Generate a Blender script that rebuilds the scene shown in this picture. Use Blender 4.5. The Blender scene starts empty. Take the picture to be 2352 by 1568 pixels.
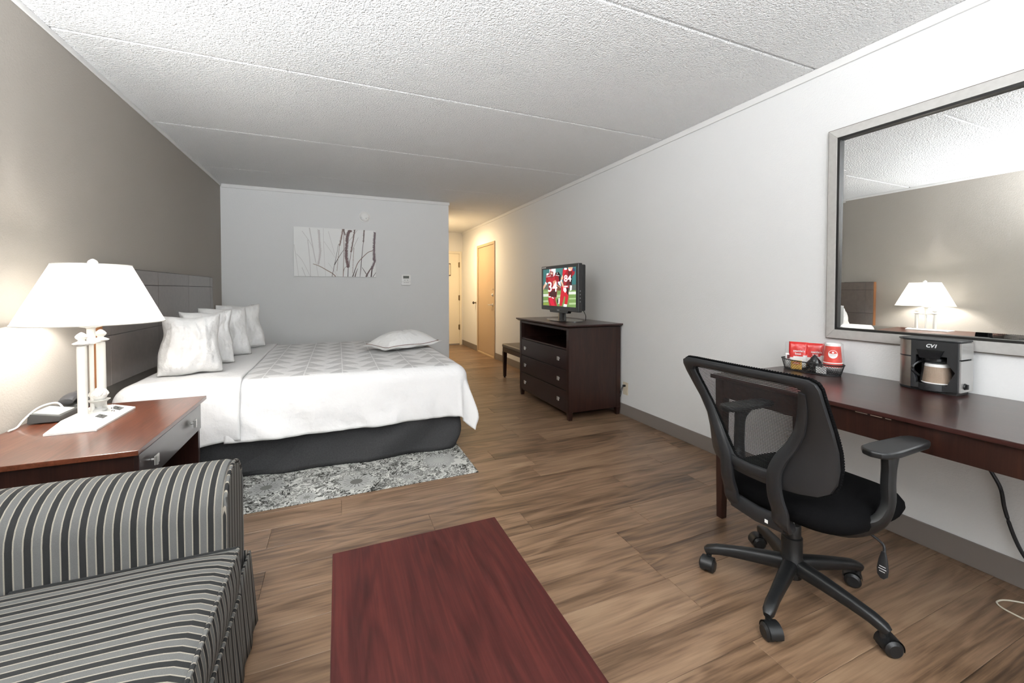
import bpy, bmesh, math, random
from mathutils import Vector, Matrix, noise
from math import sin, cos, pi, radians, hypot, atan2, sqrt, floor as mfloor

random.seed(7)
S = bpy.context.scene
COL = S.collection

# ------------------------------------------------------------------ camera
# fitted pinhole: f 945.6 px on a 2352 px wide frame, principal point (1176, 685.5)
cd = bpy.data.cameras.new('camera'); cam = bpy.data.objects.new('camera', cd); COL.objects.link(cam)
cd.sensor_fit = 'HORIZONTAL'; cd.sensor_width = 36.0
cd.lens = 36.0 * 945.6 / 2352
cd.shift_y = -(784 - 685.5) / 2352
cd.clip_start = 0.02
cam.location = (0, 0, 1.232)
cam.rotation_euler = (radians(90 - 1.174), 0, radians(-22.928))
S.camera = cam

# ------------------------------------------------------------------ world, window light, exposure
w = bpy.data.worlds.new('world'); S.world = w; w.use_nodes = True
w.node_tree.nodes['Background'].inputs[0].default_value = (0.86, 0.93, 1.0, 1)
w.node_tree.nodes['Background'].inputs[1].default_value = 0.6
ld = bpy.data.lights.new('window_daylight', 'AREA'); ld.shape = 'RECTANGLE'; ld.size = 2.9; ld.size_y = 1.75
ld.energy = 62; ld.color = (0.94, 0.97, 1.0)
lo = bpy.data.objects.new('window_daylight', ld); COL.objects.link(lo)
lo.location = (0.65, -1.62, 1.45); lo.rotation_euler = (radians(90), 0, 0)
S.view_settings.view_transform = 'Standard'; S.view_settings.look = 'None'
S.view_settings.gamma = 1.0; S.view_settings.use_curve_mapping = False
S.view_settings.exposure = 0.2

# ------------------------------------------------------------------ room numbers (metres)
XL, XR, YB, XP, YE, H = -1.303, 2.598, 5.992, 1.519, 9.015, 2.523
YR = -1.35                                   # window wall behind the camera
SEAM0 = 1.556                                # first ceiling joint in view, then every 1.22

# ------------------------------------------------------------------ helpers
def lin(h):
    h = h.lstrip('#'); v = [int(h[i:i+2], 16) / 255 for i in (0, 2, 4)]
    return tuple(x / 12.92 if x <= .04045 else ((x + .055) / 1.055) ** 2.4 for x in v) + (1,)

def newmat(name):
    m = bpy.data.materials.new(name); m.use_nodes = True
    nt = m.node_tree; b = nt.nodes['Principled BSDF']
    return m, nt, b

def N(nt, t, **kw):
    n = nt.nodes.new(t)
    for k, v in kw.items():
        if k in ('operation', 'blend_type', 'data_type', 'feature', 'noise_dimensions', 'wave_type', 'bands_direction', 'distance', 'voronoi_dimensions', 'vector_type', 'interpolation_type'):
            setattr(n, k, v)
        else:
            n.inputs[k].default_value = v
    return n

def ramp(nt, fac, stops):
    r = nt.nodes.new('ShaderNodeValToRGB'); cr = r.color_ramp
    while len(cr.elements) < len(stops): cr.elements.new(0.5)
    for e, (p, c) in zip(cr.elements, stops):
        e.position = p; e.color = c if len(c) == 4 else tuple(c) + (1,)
    nt.links.new(fac, r.inputs[0]); return r

def add_bump(nt, b, scale, strength, dist, detail=3, vec=None, voronoi=False):
    tc = nt.nodes.new('ShaderNodeTexCoord')
    n = N(nt, 'ShaderNodeTexNoise', Scale=scale, Detail=detail)
    nt.links.new(vec or tc.outputs['Object'], n.inputs['Vector'])
    bp = N(nt, 'ShaderNodeBump', Strength=strength, Distance=dist)
    nt.links.new(n.outputs[0], bp.inputs['Height']); nt.links.new(bp.outputs[0], b.inputs['Normal'])
    return bp

MATS = {}
def mat(name, col, rough=.5, metal=0.0, spec=.5, bump=None, vary=None, coat=0.0, emit=None, alpha=1.0, sheen=0.0):
    if name in MATS: return MATS[name]
    m, nt, b = newmat(name)
    c = lin(col) if isinstance(col, str) else tuple(col) + (1,) if len(col) == 3 else col
    b.inputs['Base Color'].default_value = c
    b.inputs['Roughness'].default_value = rough; b.inputs['Metallic'].default_value = metal
    b.inputs['Specular IOR Level'].default_value = spec
    b.inputs['Coat Weight'].default_value = coat; b.inputs['Coat Roughness'].default_value = .15
    b.inputs['Sheen Weight'].default_value = sheen
    b.inputs['Alpha'].default_value = alpha
    if emit:
        b.inputs['Emission Color'].default_value = c; b.inputs['Emission Strength'].default_value = emit
    if vary:
        tc = nt.nodes.new('ShaderNodeTexCoord')
        n = N(nt, 'ShaderNodeTexNoise', Scale=vary[0], Detail=4)
        nt.links.new(tc.outputs['Object'], n.inputs['Vector'])
        lo_ = tuple(x * (1 - vary[1]) for x in c[:3]); hi = tuple(min(1, x * (1 + vary[1])) for x in c[:3])
        r = ramp(nt, n.outputs[0], [(.3, lo_), (.7, hi)]); nt.links.new(r.outputs[0], b.inputs['Base Color'])
    if bump: add_bump(nt, b, *bump)
    MATS[name] = m; return m

def wood(name, stops, axis='X', freq=1.0, rough=.4, coat=0.0, rings=16, per_object=False, bump=.08, spec=.5, across=7.0):
    m, nt, b = newmat(name); L = nt.links.new
    tc = nt.nodes.new('ShaderNodeTexCoord'); mp = nt.nodes.new('ShaderNodeMapping')
    sc = {'X': (1, across, across), 'Y': (across, 1, across), 'Z': (across, across, 1)}[axis]
    mp.inputs['Scale'].default_value = tuple(s * freq for s in sc)
    L(tc.outputs['Object'], mp.inputs['Vector']); vec = mp.outputs[0]
    oi = nt.nodes.new('ShaderNodeObjectInfo')
    if per_object:
        mu = N(nt, 'ShaderNodeMath', operation='MULTIPLY'); mu.inputs[1].default_value = 91.7
        L(oi.outputs['Random'], mu.inputs[0])
        ad = N(nt, 'ShaderNodeVectorMath', operation='ADD'); L(vec, ad.inputs[0]); L(mu.outputs[0], ad.inputs[1]); vec = ad.outputs[0]
    n1 = N(nt, 'ShaderNodeTexNoise', Scale=1.0, Detail=1.5, Distortion=.5); L(vec, n1.inputs['Vector'])
    k = N(nt, 'ShaderNodeMath', operation='MULTIPLY'); k.inputs[1].default_value = rings * 6.283; L(n1.outputs[0], k.inputs[0])
    s = N(nt, 'ShaderNodeMath', operation='SINE'); L(k.outputs[0], s.inputs[0])
    n2 = N(nt, 'ShaderNodeTexNoise', Scale=5.0, Detail=6, Roughness=.65)
    mp2 = nt.nodes.new('ShaderNodeMapping'); mp2.inputs['Scale'].default_value = tuple(2.0 if x > 1 else .5 for x in sc); L(vec, mp2.inputs['Vector']); L(mp2.outputs[0], n2.inputs['Vector'])
    n3 = N(nt, 'ShaderNodeTexNoise', Scale=.9, Detail=3); L(vec, n3.inputs['Vector'])
    a1 = N(nt, 'ShaderNodeMath', operation='MULTIPLY_ADD'); a1.inputs[1].default_value = .115; L(s.outputs[0], a1.inputs[0]); L(n2.outputs[0], a1.inputs[2])
    a2 = N(nt, 'ShaderNodeMath', operation='MULTIPLY_ADD'); a2.inputs[1].default_value = .8; L(n3.outputs[0], a2.inputs[0]); L(a1.outputs[0], a2.inputs[2])
    a3 = N(nt, 'ShaderNodeMath', operation='MULTIPLY'); a3.inputs[1].default_value = .555; L(a2.outputs[0], a3.inputs[0])
    src = a3.outputs[0]
    if per_object:
        o2 = N(nt, 'ShaderNodeMath', operation='MULTIPLY_ADD'); o2.inputs[1].default_value = .13; L(oi.outputs['Random'], o2.inputs[0])
        o3 = N(nt, 'ShaderNodeMath', operation='SUBTRACT'); o3.inputs[1].default_value = .065; L(src, o2.inputs[2]); L(o2.outputs[0], o3.inputs[0]); src = o3.outputs[0]
    r = ramp(nt, src, stops); L(r.outputs[0], b.inputs['Base Color'])
    b.inputs['Roughness'].default_value = rough; b.inputs['Coat Weight'].default_value = coat; b.inputs['Coat Roughness'].default_value = .12
    b.inputs['Specular IOR Level'].default_value = spec
    bp = N(nt, 'ShaderNodeBump', Strength=bump, Distance=.002); L(src, bp.inputs['Height']); L(bp.outputs[0], b.inputs['Normal'])
    MATS[name] = m; return m

class MB:
    """collects geometry in world coordinates; build() links it as one mesh object"""
    def __init__(s): s.v = []; s.f = []; s.mi = []; s.cur = 0
    def add(s, vs, fs):
        o = len(s.v); s.v += [tuple(p) for p in vs]; s.f += [tuple(i + o for i in f) for f in fs]; s.mi += [s.cur] * len(fs); return s
    def box(s, x0, x1, y0, y1, z0, z1):
        x0, x1 = min(x0, x1), max(x0, x1); y0, y1 = min(y0, y1), max(y0, y1); z0, z1 = min(z0, z1), max(z0, z1)
        return s.add([(x0,y0,z0),(x1,y0,z0),(x1,y1,z0),(x0,y1,z0),(x0,y0,z1),(x1,y0,z1),(x1,y1,z1),(x0,y1,z1)],
                     [(0,3,2,1),(4,5,6,7),(0,1,5,4),(1,2,6,5),(2,3,7,6),(3,0,4,7)])
    def lathe(s, prof, c, n=24, axis='Z', caps=True):
        vs, fs = [], []
        for r, h in prof:
            for i in range(n):
                a = 2 * pi * i / n; p = (r * cos(a), r * sin(a), h)
                if axis == 'X': p = (p[2], p[0], p[1])
                if axis == 'Y': p = (p[1], p[2], p[0])
                vs.append((c[0] + p[0], c[1] + p[1], c[2] + p[2]))
        for j in range(len(prof) - 1):
            for i in range(n):
                k = (i + 1) % n; fs.append((j*n+i, j*n+k, (j+1)*n+k, (j+1)*n+i))
        if caps: fs += [tuple(reversed(range(n))), tuple(range((len(prof)-1)*n, len(prof)*n))]
        return s.add(vs, fs)
    def cyl(s, p0, p1, r0, r1=None, n=16): return s.sweep([p0, p1], [(2*r0, 2*r0), (2*(r1 if r1 is not None else r0),)*2], n=n, p=2)
    def ell(s, c, rx, ry, rz, n=16, m=10):
        vs, fs = [], []
        for j in range(m + 1):
            t = pi * j / m
            for i in range(n):
                a = 2*pi*i/n; vs.append((c[0]+rx*sin(t)*cos(a), c[1]+ry*sin(t)*sin(a), c[2]-rz*cos(t)))
        for j in range(m):
            for i in range(n):
                k = (i+1) % n; fs.append((j*n+i, j*n+k, (j+1)*n+k, (j+1)*n+i))
        return s.add(vs, fs)
    def sweep(s, pts, wh, up=(0,0,1), n=10, p=2.0, closed=False, caps=True):
        """superellipse section of width, height wh along pts"""
        P = [Vector(q) for q in pts]; m = len(P)
        if not isinstance(wh, list): wh = [wh] * m
        vs, fs = [], []; U0 = Vector(up)
        for i in range(m):
            if closed: t = P[(i+1) % m] - P[i-1]
            else: t = P[min(i+1, m-1)] - P[max(i-1, 0)]
            t.normalize(); U = U0
            if abs(t.dot(U)) > .97: U = Vector((1,0,0)) if abs(t.x) < .9 else Vector((0,1,0))
            sd = t.cross(U).normalized(); uu = sd.cross(t).normalized()
            for k in range(n):
                a = 2*pi*k/n; ca, sa = cos(a), sin(a)
                x = math.copysign(abs(ca) ** (2/p), ca) * wh[i][0] / 2; y = math.copysign(abs(sa) ** (2/p), sa) * wh[i][1] / 2
                vs.append(tuple(P[i] + sd * x + uu * y))
        for j in range(m if closed else m - 1):
            j2 = (j + 1) % m
            for k in range(n):
                l = (k+1) % n; fs.append((j*n+k, j*n+l, j2*n+l, j2*n+k))
        if caps and not closed: fs += [tuple(reversed(range(n))), tuple(range((m-1)*n, m*n))]
        return s.add(vs, fs)
    def tube(s, pts, r, n=6, closed=False): return s.sweep(pts, (2*r, 2*r), n=n, closed=closed)
    def prism(s, poly, axis, a, b):
        """polygon (2D) extruded along axis from a to b; 2D order: X:(y,z) Y:(x,z) Z:(x,y)"""
        f = {'X': lambda q, h: (h, q[0], q[1]), 'Y': lambda q, h: (q[0], h, q[1]), 'Z': lambda q, h: (q[0], q[1], h)}[axis]
        n = len(poly); vs = [f(q, a) for q in poly] + [f(q, b) for q in poly]
        fs = [tuple(reversed(range(n))), tuple(range(n, 2*n))] + [(i, (i+1) % n, n+(i+1) % n, n+i) for i in range(n)]
        return s.add(vs, fs)
    def ring(s, outer, inner, axis, a, b):
        """flat frame between two contours with the same number of points, extruded a..b"""
        f = {'X': lambda q, h: (h, q[0], q[1]), 'Y': lambda q, h: (q[0], h, q[1]), 'Z': lambda q, h: (q[0], q[1], h)}[axis]
        n = len(outer); vs = [f(q, h) for h in (a, b) for c in (outer, inner) for q in c]; fs = []
        for i in range(n):
            k = (i+1) % n
            fs += [(i, k, n+k, n+i), (2*n+i, 3*n+i, 3*n+k, 2*n+k), (i, 2*n+i, 2*n+k, k), (n+i, n+k, 3*n+k, 3*n+i)]
        return s.add(vs, fs)
    def grid(s, fn, nu, nv, closeu=False):
        vs = [fn(i / nu, j / nv) for j in range(nv + 1) for i in range(nu + (0 if closeu else 1))]
        W = nu if closeu else nu + 1; fs = []
        for j in range(nv):
            for i in range(nu):
                k = (i+1) % W; fs.append((j*W+i, j*W+k, (j+1)*W+k, (j+1)*W+i))
        return s.add(vs, fs)
    def poly(s, pts): return s.add(pts, [tuple(range(len(pts)))])
    def text(s, string, size, place, bold=0.0, shear=0.0):
        """flat lettering; place maps (x, y) of the text, centred, to the world"""
        c = bpy.data.curves.new('t', 'FONT'); c.body = string; c.size = size; c.align_x = 'CENTER'; c.align_y = 'CENTER'; c.offset = bold; c.shear = shear
        c.resolution_u = 3
        o = bpy.data.objects.new('t', c); me = o.to_mesh()
        s.add([place(v.co.x, v.co.y) for v in me.vertices], [tuple(p.vertices) for p in me.polygons])
        o.to_mesh_clear(); bpy.data.objects.remove(o); bpy.data.curves.remove(c); return s
    def build(s, name, m=None, parent=None, bevel=0.0, seg=2, smooth=35, subsurf=0, origin=None, fix=True):
        me = bpy.data.meshes.new(name); bm = bmesh.new()
        vs = [bm.verts.new(p) for p in s.v]; bm.verts.ensure_lookup_table()
        for f, mi in zip(s.f, s.mi):
            try: bm.faces.new([vs[i] for i in f]).material_index = mi
            except ValueError: pass
        if fix: bmesh.ops.recalc_face_normals(bm, faces=bm.faces)
        if bevel:
            es = [e for e in bm.edges if len(e.link_faces) == 2 and e.calc_face_angle(0) > radians(40)]
            bmesh.ops.bevel(bm, geom=es, offset=bevel, offset_type='OFFSET', segments=seg, affect='EDGES', profile=.5, clamp_overlap=True)
        if smooth:
            a = radians(smooth)
            for f in bm.faces: f.smooth = True
            for e in bm.edges:
                if len(e.link_faces) == 2 and e.calc_face_angle(0) > a: e.smooth = False
        bm.to_mesh(me); bm.free()
        for q in (m if isinstance(m, (list, tuple)) else [m]):
            if q: me.materials.append(q)
        o = bpy.data.objects.new(name, me); COL.objects.link(o)
        wo = Vector(ORG.get(parent.name, (0,0,0))) if parent else Vector((0,0,0))
        if origin is not None:
            og = Vector(origin); me.transform(Matrix.Translation(-og)); o.location = og - wo; ORG[o.name] = tuple(og)
        else:
            me.transform(Matrix.Translation(-wo)); ORG[o.name] = tuple(wo)
        if parent: o.parent = parent
        if bevel and smooth: o.modifiers.new('wn', 'WEIGHTED_NORMAL').keep_sharp = True
        if subsurf:
            md = o.modifiers.new('smooth', 'SUBSURF'); md.levels = subsurf; md.render_levels = subsurf
        return o
ORG = {}

def tag(o, label, cat, group=None, kind=None):
    o['label'] = label; o['category'] = cat
    if group: o['group'] = group
    if kind: o['kind'] = kind
    return o
def thing(name, label, cat, loc, group=None, kind=None):
    o = bpy.data.objects.new(name, None); COL.objects.link(o); o.location = loc; o.empty_display_size = .05
    ORG[o.name] = tuple(loc); return tag(o, label, cat, group, kind)
def struct(o, label, cat): return tag(o, label, cat, None, 'structure')
def fbm(x, y, z=0.0): return noise.noise(Vector((x, y, z)))
def arc(cx, cy, r, a0, a1, n): return [(cx + r*cos(radians(a0+(a1-a0)*i/n)), cy + r*sin(radians(a0+(a1-a0)*i/n))) for i in range(n+1)]
def rrect(x0, x1, y0, y1, r, n=4):
    return arc(x1-r, y1-r, r, 0, 90, n) + arc(x0+r, y1-r, r, 90, 180, n) + arc(x0+r, y0+r, r, 180, 270, n) + arc(x1-r, y0+r, r, 270, 360, n)
def spline(pts, k=6):
    P = [Vector(p) for p in pts]; out = []
    for i in range(len(P) - 1):
        a, b, c, d = P[max(i-1,0)], P[i], P[i+1], P[min(i+2,len(P)-1)]
        for j in range(k):
            t = j / k; out.append(tuple(.5*((2*b)+(c-a)*t+(2*a-5*b+4*c-d)*t*t+(3*b-a-3*c+d)*t**3)))
    out.append(tuple(P[-1])); return out

# ------------------------------------------------------------------ materials
def wall_mat(name, col, scale=130, strength=.35):
    return mat(name, col, rough=.75, spec=.25, bump=(scale, strength, .004))
M_WHITE = wall_mat('wall_white_vinyl', '#dddddc')
M_ENDW_LIT = wall_mat('wall_end_vinyl_lit', '#e2e2e1')  # white wall vinyl lightened in colour, standing in for light missing down here
M_TAUPE = wall_mat('wall_taupe_vinyl', '#a09a92')
M_HALL = wall_mat('wall_hall', '#d9d5cc')
M_TRIM = mat('trim_white', '#dedddb', .5)
M_CEIL = None
def ceil_mat():
    m, nt, b = newmat('ceiling_popcorn'); L = nt.links.new
    b.inputs['Base Color'].default_value = lin('#f4f4f3'); b.inputs['Roughness'].default_value = .9; b.inputs['Specular IOR Level'].default_value = .1
    tc = nt.nodes.new('ShaderNodeTexCoord')
    v = N(nt, 'ShaderNodeTexNoise', Scale=80.0, Detail=3, Roughness=.65); L(tc.outputs['Object'], v.inputs['Vector'])
    v2 = N(nt, 'ShaderNodeTexVoronoi', Scale=125.0); L(tc.outputs['Object'], v2.inputs['Vector'])
    a = N(nt, 'ShaderNodeMath', operation='MULTIPLY_ADD'); a.inputs[1].default_value = -.35; L(v2.outputs['Distance'], a.inputs[0]); L(v.outputs[0], a.inputs[2])
    bp = N(nt, 'ShaderNodeBump', Strength=1.0, Distance=.017); L(a.outputs[0], bp.inputs['Height']); L(bp.outputs[0], b.inputs['Normal'])
    return m
M_CEIL = ceil_mat()
M_BASE = mat('baseboard_vinyl', '#79716b', .45, bump=(300, .1, .001))
M_PLANK = wood('floor_plank', [(.26, lin('#3a2b1f')), (.40, lin('#604a37')), (.52, lin('#785f4a')), (.70, lin('#8c735b'))], 'X', freq=1.5, rough=.36, rings=5, per_object=True, bump=.06, spec=.45)
M_MAHOG = wood('mahogany_laminate', [(.32, lin('#2a0f0d')), (.5, lin('#391614')), (.66, lin('#451d19'))], 'Y', freq=1.9, rough=.45, rings=6, bump=.03, spec=.22, across=9)
M_ESPR = wood('espresso_veneer', [(.3, lin('#1c0d09')), (.55, lin('#2a1610')), (.75, lin('#382017'))], 'Z', freq=2.2, rough=.32, rings=5, bump=.03, spec=.5, across=9)
M_ESPR_T = wood('espresso_top', [(.3, lin('#220f0c')), (.55, lin('#311815')), (.75, lin('#3d201b'))], 'Y', freq=2.0, rough=.30, rings=5, bump=.03, coat=.25, across=9)
M_NIGHT_T = wood('nightstand_top_veneer', [(.3, lin('#42200f')), (.55, lin('#5c301f')), (.75, lin('#72452f'))], 'Y', freq=2.4, rough=.28, rings=6, bump=.03, coat=.3, across=9)
M_METAL = mat('brushed_nickel', '#d5d3ce', .32, metal=.75)
M_CHROME = mat('chrome', '#dcdcdc', .12, metal=1)
M_BLACKP = mat('black_plastic', '#151617', .42, bump=(420, .12, .0008))
M_GREYP = mat('charcoal_plastic', '#1b1c1e', .45, bump=(420, .12, .0008))
M_BLACKF = mat('black_fabric', '#0a0a0b', .95, bump=(700, .5, .002), spec=.08)
M_WHITEP = mat('white_plastic', '#f0efec', .4)
M_LAMPW = mat('ivory_enamel', '#e9e8e2', .35)

# ================================================================== THE ROOM
T = .10
struct(MB().box(XL-T, XL, YR-T, YB, 0, H+.1).build('wall_left', M_TAUPE), 'taupe vinyl-covered accent wall behind the bed and table lamp', 'wall')
struct(MB().box(XL-T, XP, YB, YE, 0, H+.1).build('wall_back', M_ENDW_LIT, bevel=.004), 'pale grey end wall carrying the grass canvas and thermostat', 'wall')
D1 = (6.93, 7.895, 2.095)      # connecting door opening: y0, y1, top
mb = MB().box(XR, XR+T, YR-T, D1[0], 0, H+.1).box(XR, XR+T, D1[1], YE+T, 0, H+.1).box(XR, XR+T, D1[0], D1[1], D1[2], H+.1)
struct(mb.build('wall_right', M_WHITE), 'long white textured wall behind the desk, mirror and dresser', 'wall')
D2 = (1.60, 2.555, 2.08)
mb = MB().box(XP-.02, D2[0], YE, YE+T, 0, H+.1).box(D2[1], XR, YE, YE+T, 0, H+.1).box(D2[0], D2[1], YE, YE+T, D2[2], H+.1)
struct(mb.build('wall_hall_end', M_HALL), 'short cream wall around the entry door at the hallway end', 'wall')
W1 = (-.65, 1.95, .62, 2.22)   # window opening behind the camera
mb = MB().box(XL, W1[0], YR-T, YR, 0, H+.1).box(W1[1], XR, YR-T, YR, 0, H+.1).box(W1[0], W1[1], YR-T, YR, 0, W1[2]).box(W1[0], W1[1], YR-T, YR, W1[3], H+.1)
struct(mb.build('wall_rear', M_WHITE), 'white window wall facing the hallway', 'wall')
wn = thing('window_1', 'wide aluminium-framed window letting daylight into the room', 'window', ((W1[0]+W1[1])/2, YR-.05, W1[2]), kind='structure')
def rect(x0, x1, z0, z1): return [(x0,z0),(x1,z0),(x1,z1),(x0,z1)]
MB().ring(rect(W1[0], W1[1], W1[2], W1[3]), rect(W1[0]+.05, W1[1]-.05, W1[2]+.05, W1[3]-.05), 'Y', YR-.08, YR-.02).build('window_frame', M_METAL, wn, bevel=.003)
MB().box(.63, .67, YR-.07, YR-.03, W1[2]+.05, W1[3]-.05).build('mullion', M_METAL, wn)
mg, nt, b = newmat('window_glass')
tr = nt.nodes.new('ShaderNodeBsdfTransparent'); gl = nt.nodes.new('ShaderNodeBsdfGlossy'); gl.inputs['Roughness'].default_value = .02
mx = nt.nodes.new('ShaderNodeMixShader'); mx.inputs[0].default_value = .06
nt.links.new(tr.outputs[0], mx.inputs[1]); nt.links.new(gl.outputs[0], mx.inputs[2]); nt.links.new(mx.outputs[0], nt.nodes['Material Output'].inputs[0])
for x0, x1 in ((W1[0]+.05, .63), (.67, W1[1]-.05)):
    MB().box(x0, x1, YR-.053, YR-.047, W1[2]+.05, W1[3]-.05).build('pane', mg, wn)

# floor: subfloor slab and single planks along X
fl = struct(MB().box(XL-T, XR+T, YR-T, YE+T, -.06, -.0065).build('floor', M_PLANK), 'brown wood-look plank floor of the whole room', 'floor')
PW, PL = .18, 1.22
full = MB().box(-PL/2+.0006, PL/2-.0006, -PW/2+.0005, PW/2-.0005, -.0065, 0)
pm = full.build('plank', M_PLANK, fl, bevel=.0009, seg=1, smooth=0).data
bpy.data.objects.remove([c for c in fl.children][0])
KNOWN = {2.42: .01, 2.24: .897, 1.88: .919, 1.70: .30, 1.52: 1.295, 1.16: 1.29, 2.06: .45, 1.34: .06, .98: .55}
y = 2.42 - 20 * PW
rows = []
while y < YE:
    rows.append(round(y, 3)); y += PW
for y in rows:
    x0 = XL if y < YB - .05 else XP
    y1 = min(y + PW, YE); y0 = max(y, YR)
    if y1 - y0 < .02: continue
    j = KNOWN.get(round(y, 2), random.uniform(0, PL))
    while j > x0 + .12: j -= PL
    if j + PL - x0 < .12: j += PL
    x = j
    while x < XR - .01:
        a, b_ = max(x, x0), min(x + PL, XR)
        if b_ - a > PL - .002 and y1 - y0 > PW - .002:
            o = bpy.data.objects.new('plank', pm)
        else:
            o = MB().box(a-(a+b_)/2+.0006, b_-(a+b_)/2-.0006, -(y1-y0)/2+.0005, (y1-y0)/2-.0005, -.0065, 0).build('plank', M_PLANK, None, bevel=.0009, seg=1, smooth=0)
            COL.objects.unlink(o)
        COL.objects.link(o); o.parent = fl; o.location = ((a+b_)/2, (y0+y1)/2, 0)
        x += PL

# ceiling: slabs with open joints every 1.22 m
ce = struct(MB().box(XL-T, XR+T, YR-T, YE+T, H+.012, H+.10).build('ceiling', M_CEIL), 'white popcorn-textured concrete ceiling with straight joints', 'ceiling')
ys = [YR] + [SEAM0 + 1.22 * k for k in range(-2, 7) if YR + .1 < SEAM0 + 1.22 * k < YE - .1] + [YE]
for a, b_ in zip(ys[:-1], ys[1:]):
    x0 = XL
    if a > YB - .02: x0 = XP
    mb = MB().box(x0, XR, a + (.007 if a > YR else 0), b_ - (.007 if b_ < YE else 0), H, H + .02)
    if a < YB < b_:     # slab notched round the partition corner
        mb = MB().prism([(XL, a+.007), (XR, a+.007), (XR, b_-.007), (XP, b_-.007), (XP, YB), (XL, YB)], 'Z', H, H + .02)
    mb.build('ceiling_slab', M_CEIL, ce, bevel=.006, seg=2, smooth=0, origin=((x0+XR)/2, (a+b_)/2, H))

# baseboards and the slim white strips under the ceiling
def baseboard(name, label, segs):
    mb = MB()
    for (xa, xb, ya, yb) in segs: mb.box(xa, xb, ya, yb, 0, .112)
    return struct(mb.build(name, M_BASE, bevel=.004), label, 'baseboard')
baseboard('baseboard_right', 'grey-brown vinyl baseboard along the long white wall', [(XR-.010, XR, YR, D1[0]-.03), (XR-.010, XR, D1[1]+.03, YE)])
baseboard('baseboard_back', 'grey-brown vinyl baseboard under the grass canvas wall', [(XL, XP, YB-.010, YB), (XP, XP+.010, YB-.010, YE)])
baseboard('baseboard_left', 'grey-brown vinyl baseboard along the taupe wall', [(XL, XL+.010, YR, YB-.011)])
struct(MB().box(XR-.014, XR, YR, YE, H-.045, H).build('trim_1', M_TRIM, bevel=.005), 'slim white strip where the long white wall meets the ceiling', 'trim')
struct(MB().box(XL+.011, XP+.010, YB-.014, YB, H-.045, H).build('trim_2', M_TRIM, bevel=.005), 'slim white strip above the grass canvas wall', 'trim')
struct(MB().box(XL, XL+.010, YR, YB-.001, H-.03, H).build('trim_3', M_TRIM, bevel=.004), 'slim white strip above the taupe wall', 'trim')

# connecting door in the long wall
M_DOOR1 = mat('tan_door_paint', '#b39a7c', .45, bump=(200, .05, .001))
M_DOOR2 = mat('cream_door_paint', '#ddd2ba', .45, bump=(200, .05, .001))
d1 = thing('door_1', 'tan painted connecting door with lever and deadbolt in the hallway', 'door', (XR, (D1[0]+D1[1])/2, 0), kind='structure')
y0, y1, zt = D1
MB().ring([(y0-.02,0),(y1+.02,0),(y1+.02,zt+.02),(y0-.02,zt+.02)], [(y0+.03,.0),(y1-.03,.0),(y1-.03,zt-.03),(y0+.03,zt-.03)], 'X', XR-.018, XR+.06).build('door_frame', M_DOOR1, d1, bevel=.003)
MB().box(XR-.004, XR+.04, y0+.032, y1-.032, .035, zt-.033).build('door_leaf', M_DOOR1, d1, bevel=.003)
MB().box(XR-.02, XR+.05, y0+.03, y1-.03, .0, .028).build('threshold', mat('threshold_tan', '#c9b08c', .4), d1, bevel=.004)
for z in (.28, 1.07, 1.86):
    MB().cyl((XR-.013, y1-.033, z-.055), (XR-.013, y1-.033, z+.055), .008).box(XR-.007, XR-.003, y1-.08, y1-.033, z-.05, z+.05).build('hinge', M_DOOR1, d1)
lv = MB().lathe([(.028,0),(.028,-.008),(.012,-.012),(.012,-.05)], (XR-.004, y0+.10, .965), 16, 'X').cyl((XR-.05, y0+.10, .965), (XR-.055, y0+.21, .962), .010, .008).build('lever_handle', M_METAL, d1)
MB().lathe([(.026,0),(.026,-.012),(.018,-.018),(.009,-.018),(.009,-.03)], (XR-.004, y0+.10, 1.145), 16, 'X').build('deadbolt', M_METAL, d1)
MB().cyl((XR-.004, y0+.075, 1.25), (XR-.03, y0+.075, 1.25), .007).cyl((XR-.03, y0+.075, 1.25), (XR-.03, y0+.03, 1.25), .006).build('door_guard', M_METAL, d1)
# entry door
d2 = thing('door_2', 'cream entry door with three hinges and a notice at the hallway end', 'door', ((D2[0]+D2[1])/2, YE, 0), kind='structure')
x0, x1, zt = D2
MB().ring([(x0-.02,0),(x1+.02,0),(x1+.02,zt+.02),(x0-.02,zt+.02)], [(x0+.03,0),(x1-.03,0),(x1-.03,zt-.03),(x0+.03,zt-.03)], 'Y', YE-.015, YE+.07).build('door_frame', M_DOOR2, d2, bevel=.003)
MB().box(x0+.032, x1-.032, YE-.003, YE+.045, .03, zt-.033).build('door_leaf', M_DOOR2, d2, bevel=.003)
MB().box(x0+.03, x1-.03, YE-.01, YE+.05, 0, .026).build('threshold', mat('threshold_grey', '#8d8378', .4), d2)
for z in (.40, 1.06, 1.80):
    MB().cyl((x1-.03, YE-.012, z-.06), (x1-.03, YE-.012, z+.06), .011).box(x1-.055, x1-.03, YE-.006, YE-.002, z-.055, z+.055).build('hinge', mat('antique_brass', '#7d6a4c', .4, metal=.8), d2)
nf = MB().box(2.10, 2.325, YE-.014, YE-.003, 1.55, 1.83).build('notice_frame', mat('dark_notice_frame', '#5a4a3d', .5), d2)
MB().box(2.11, 2.315, YE-.016, YE-.0135, 1.575, 1.805).build('notice_sheet', mat('notice_paper', '#d9cdb4', .6), nf)
mb = MB()
for k in range(9): mb.box(2.125, 2.30, YE-.0168, YE-.0159, 1.775-.022*k, 1.783-.022*k)
mb.build('printed_lines', mat('notice_print', '#8a7d6c', .6), nf)
MB().lathe([(.03,0),(.03,-.01),(.012,-.015),(.012,-.045)], (x0+.10, YE-.003, .98), 14, 'Y').cyl((x0+.10, YE-.05, .98), (x0+.21, YE-.05, .98), .009).build('lever_handle', M_METAL, d2)
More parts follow.
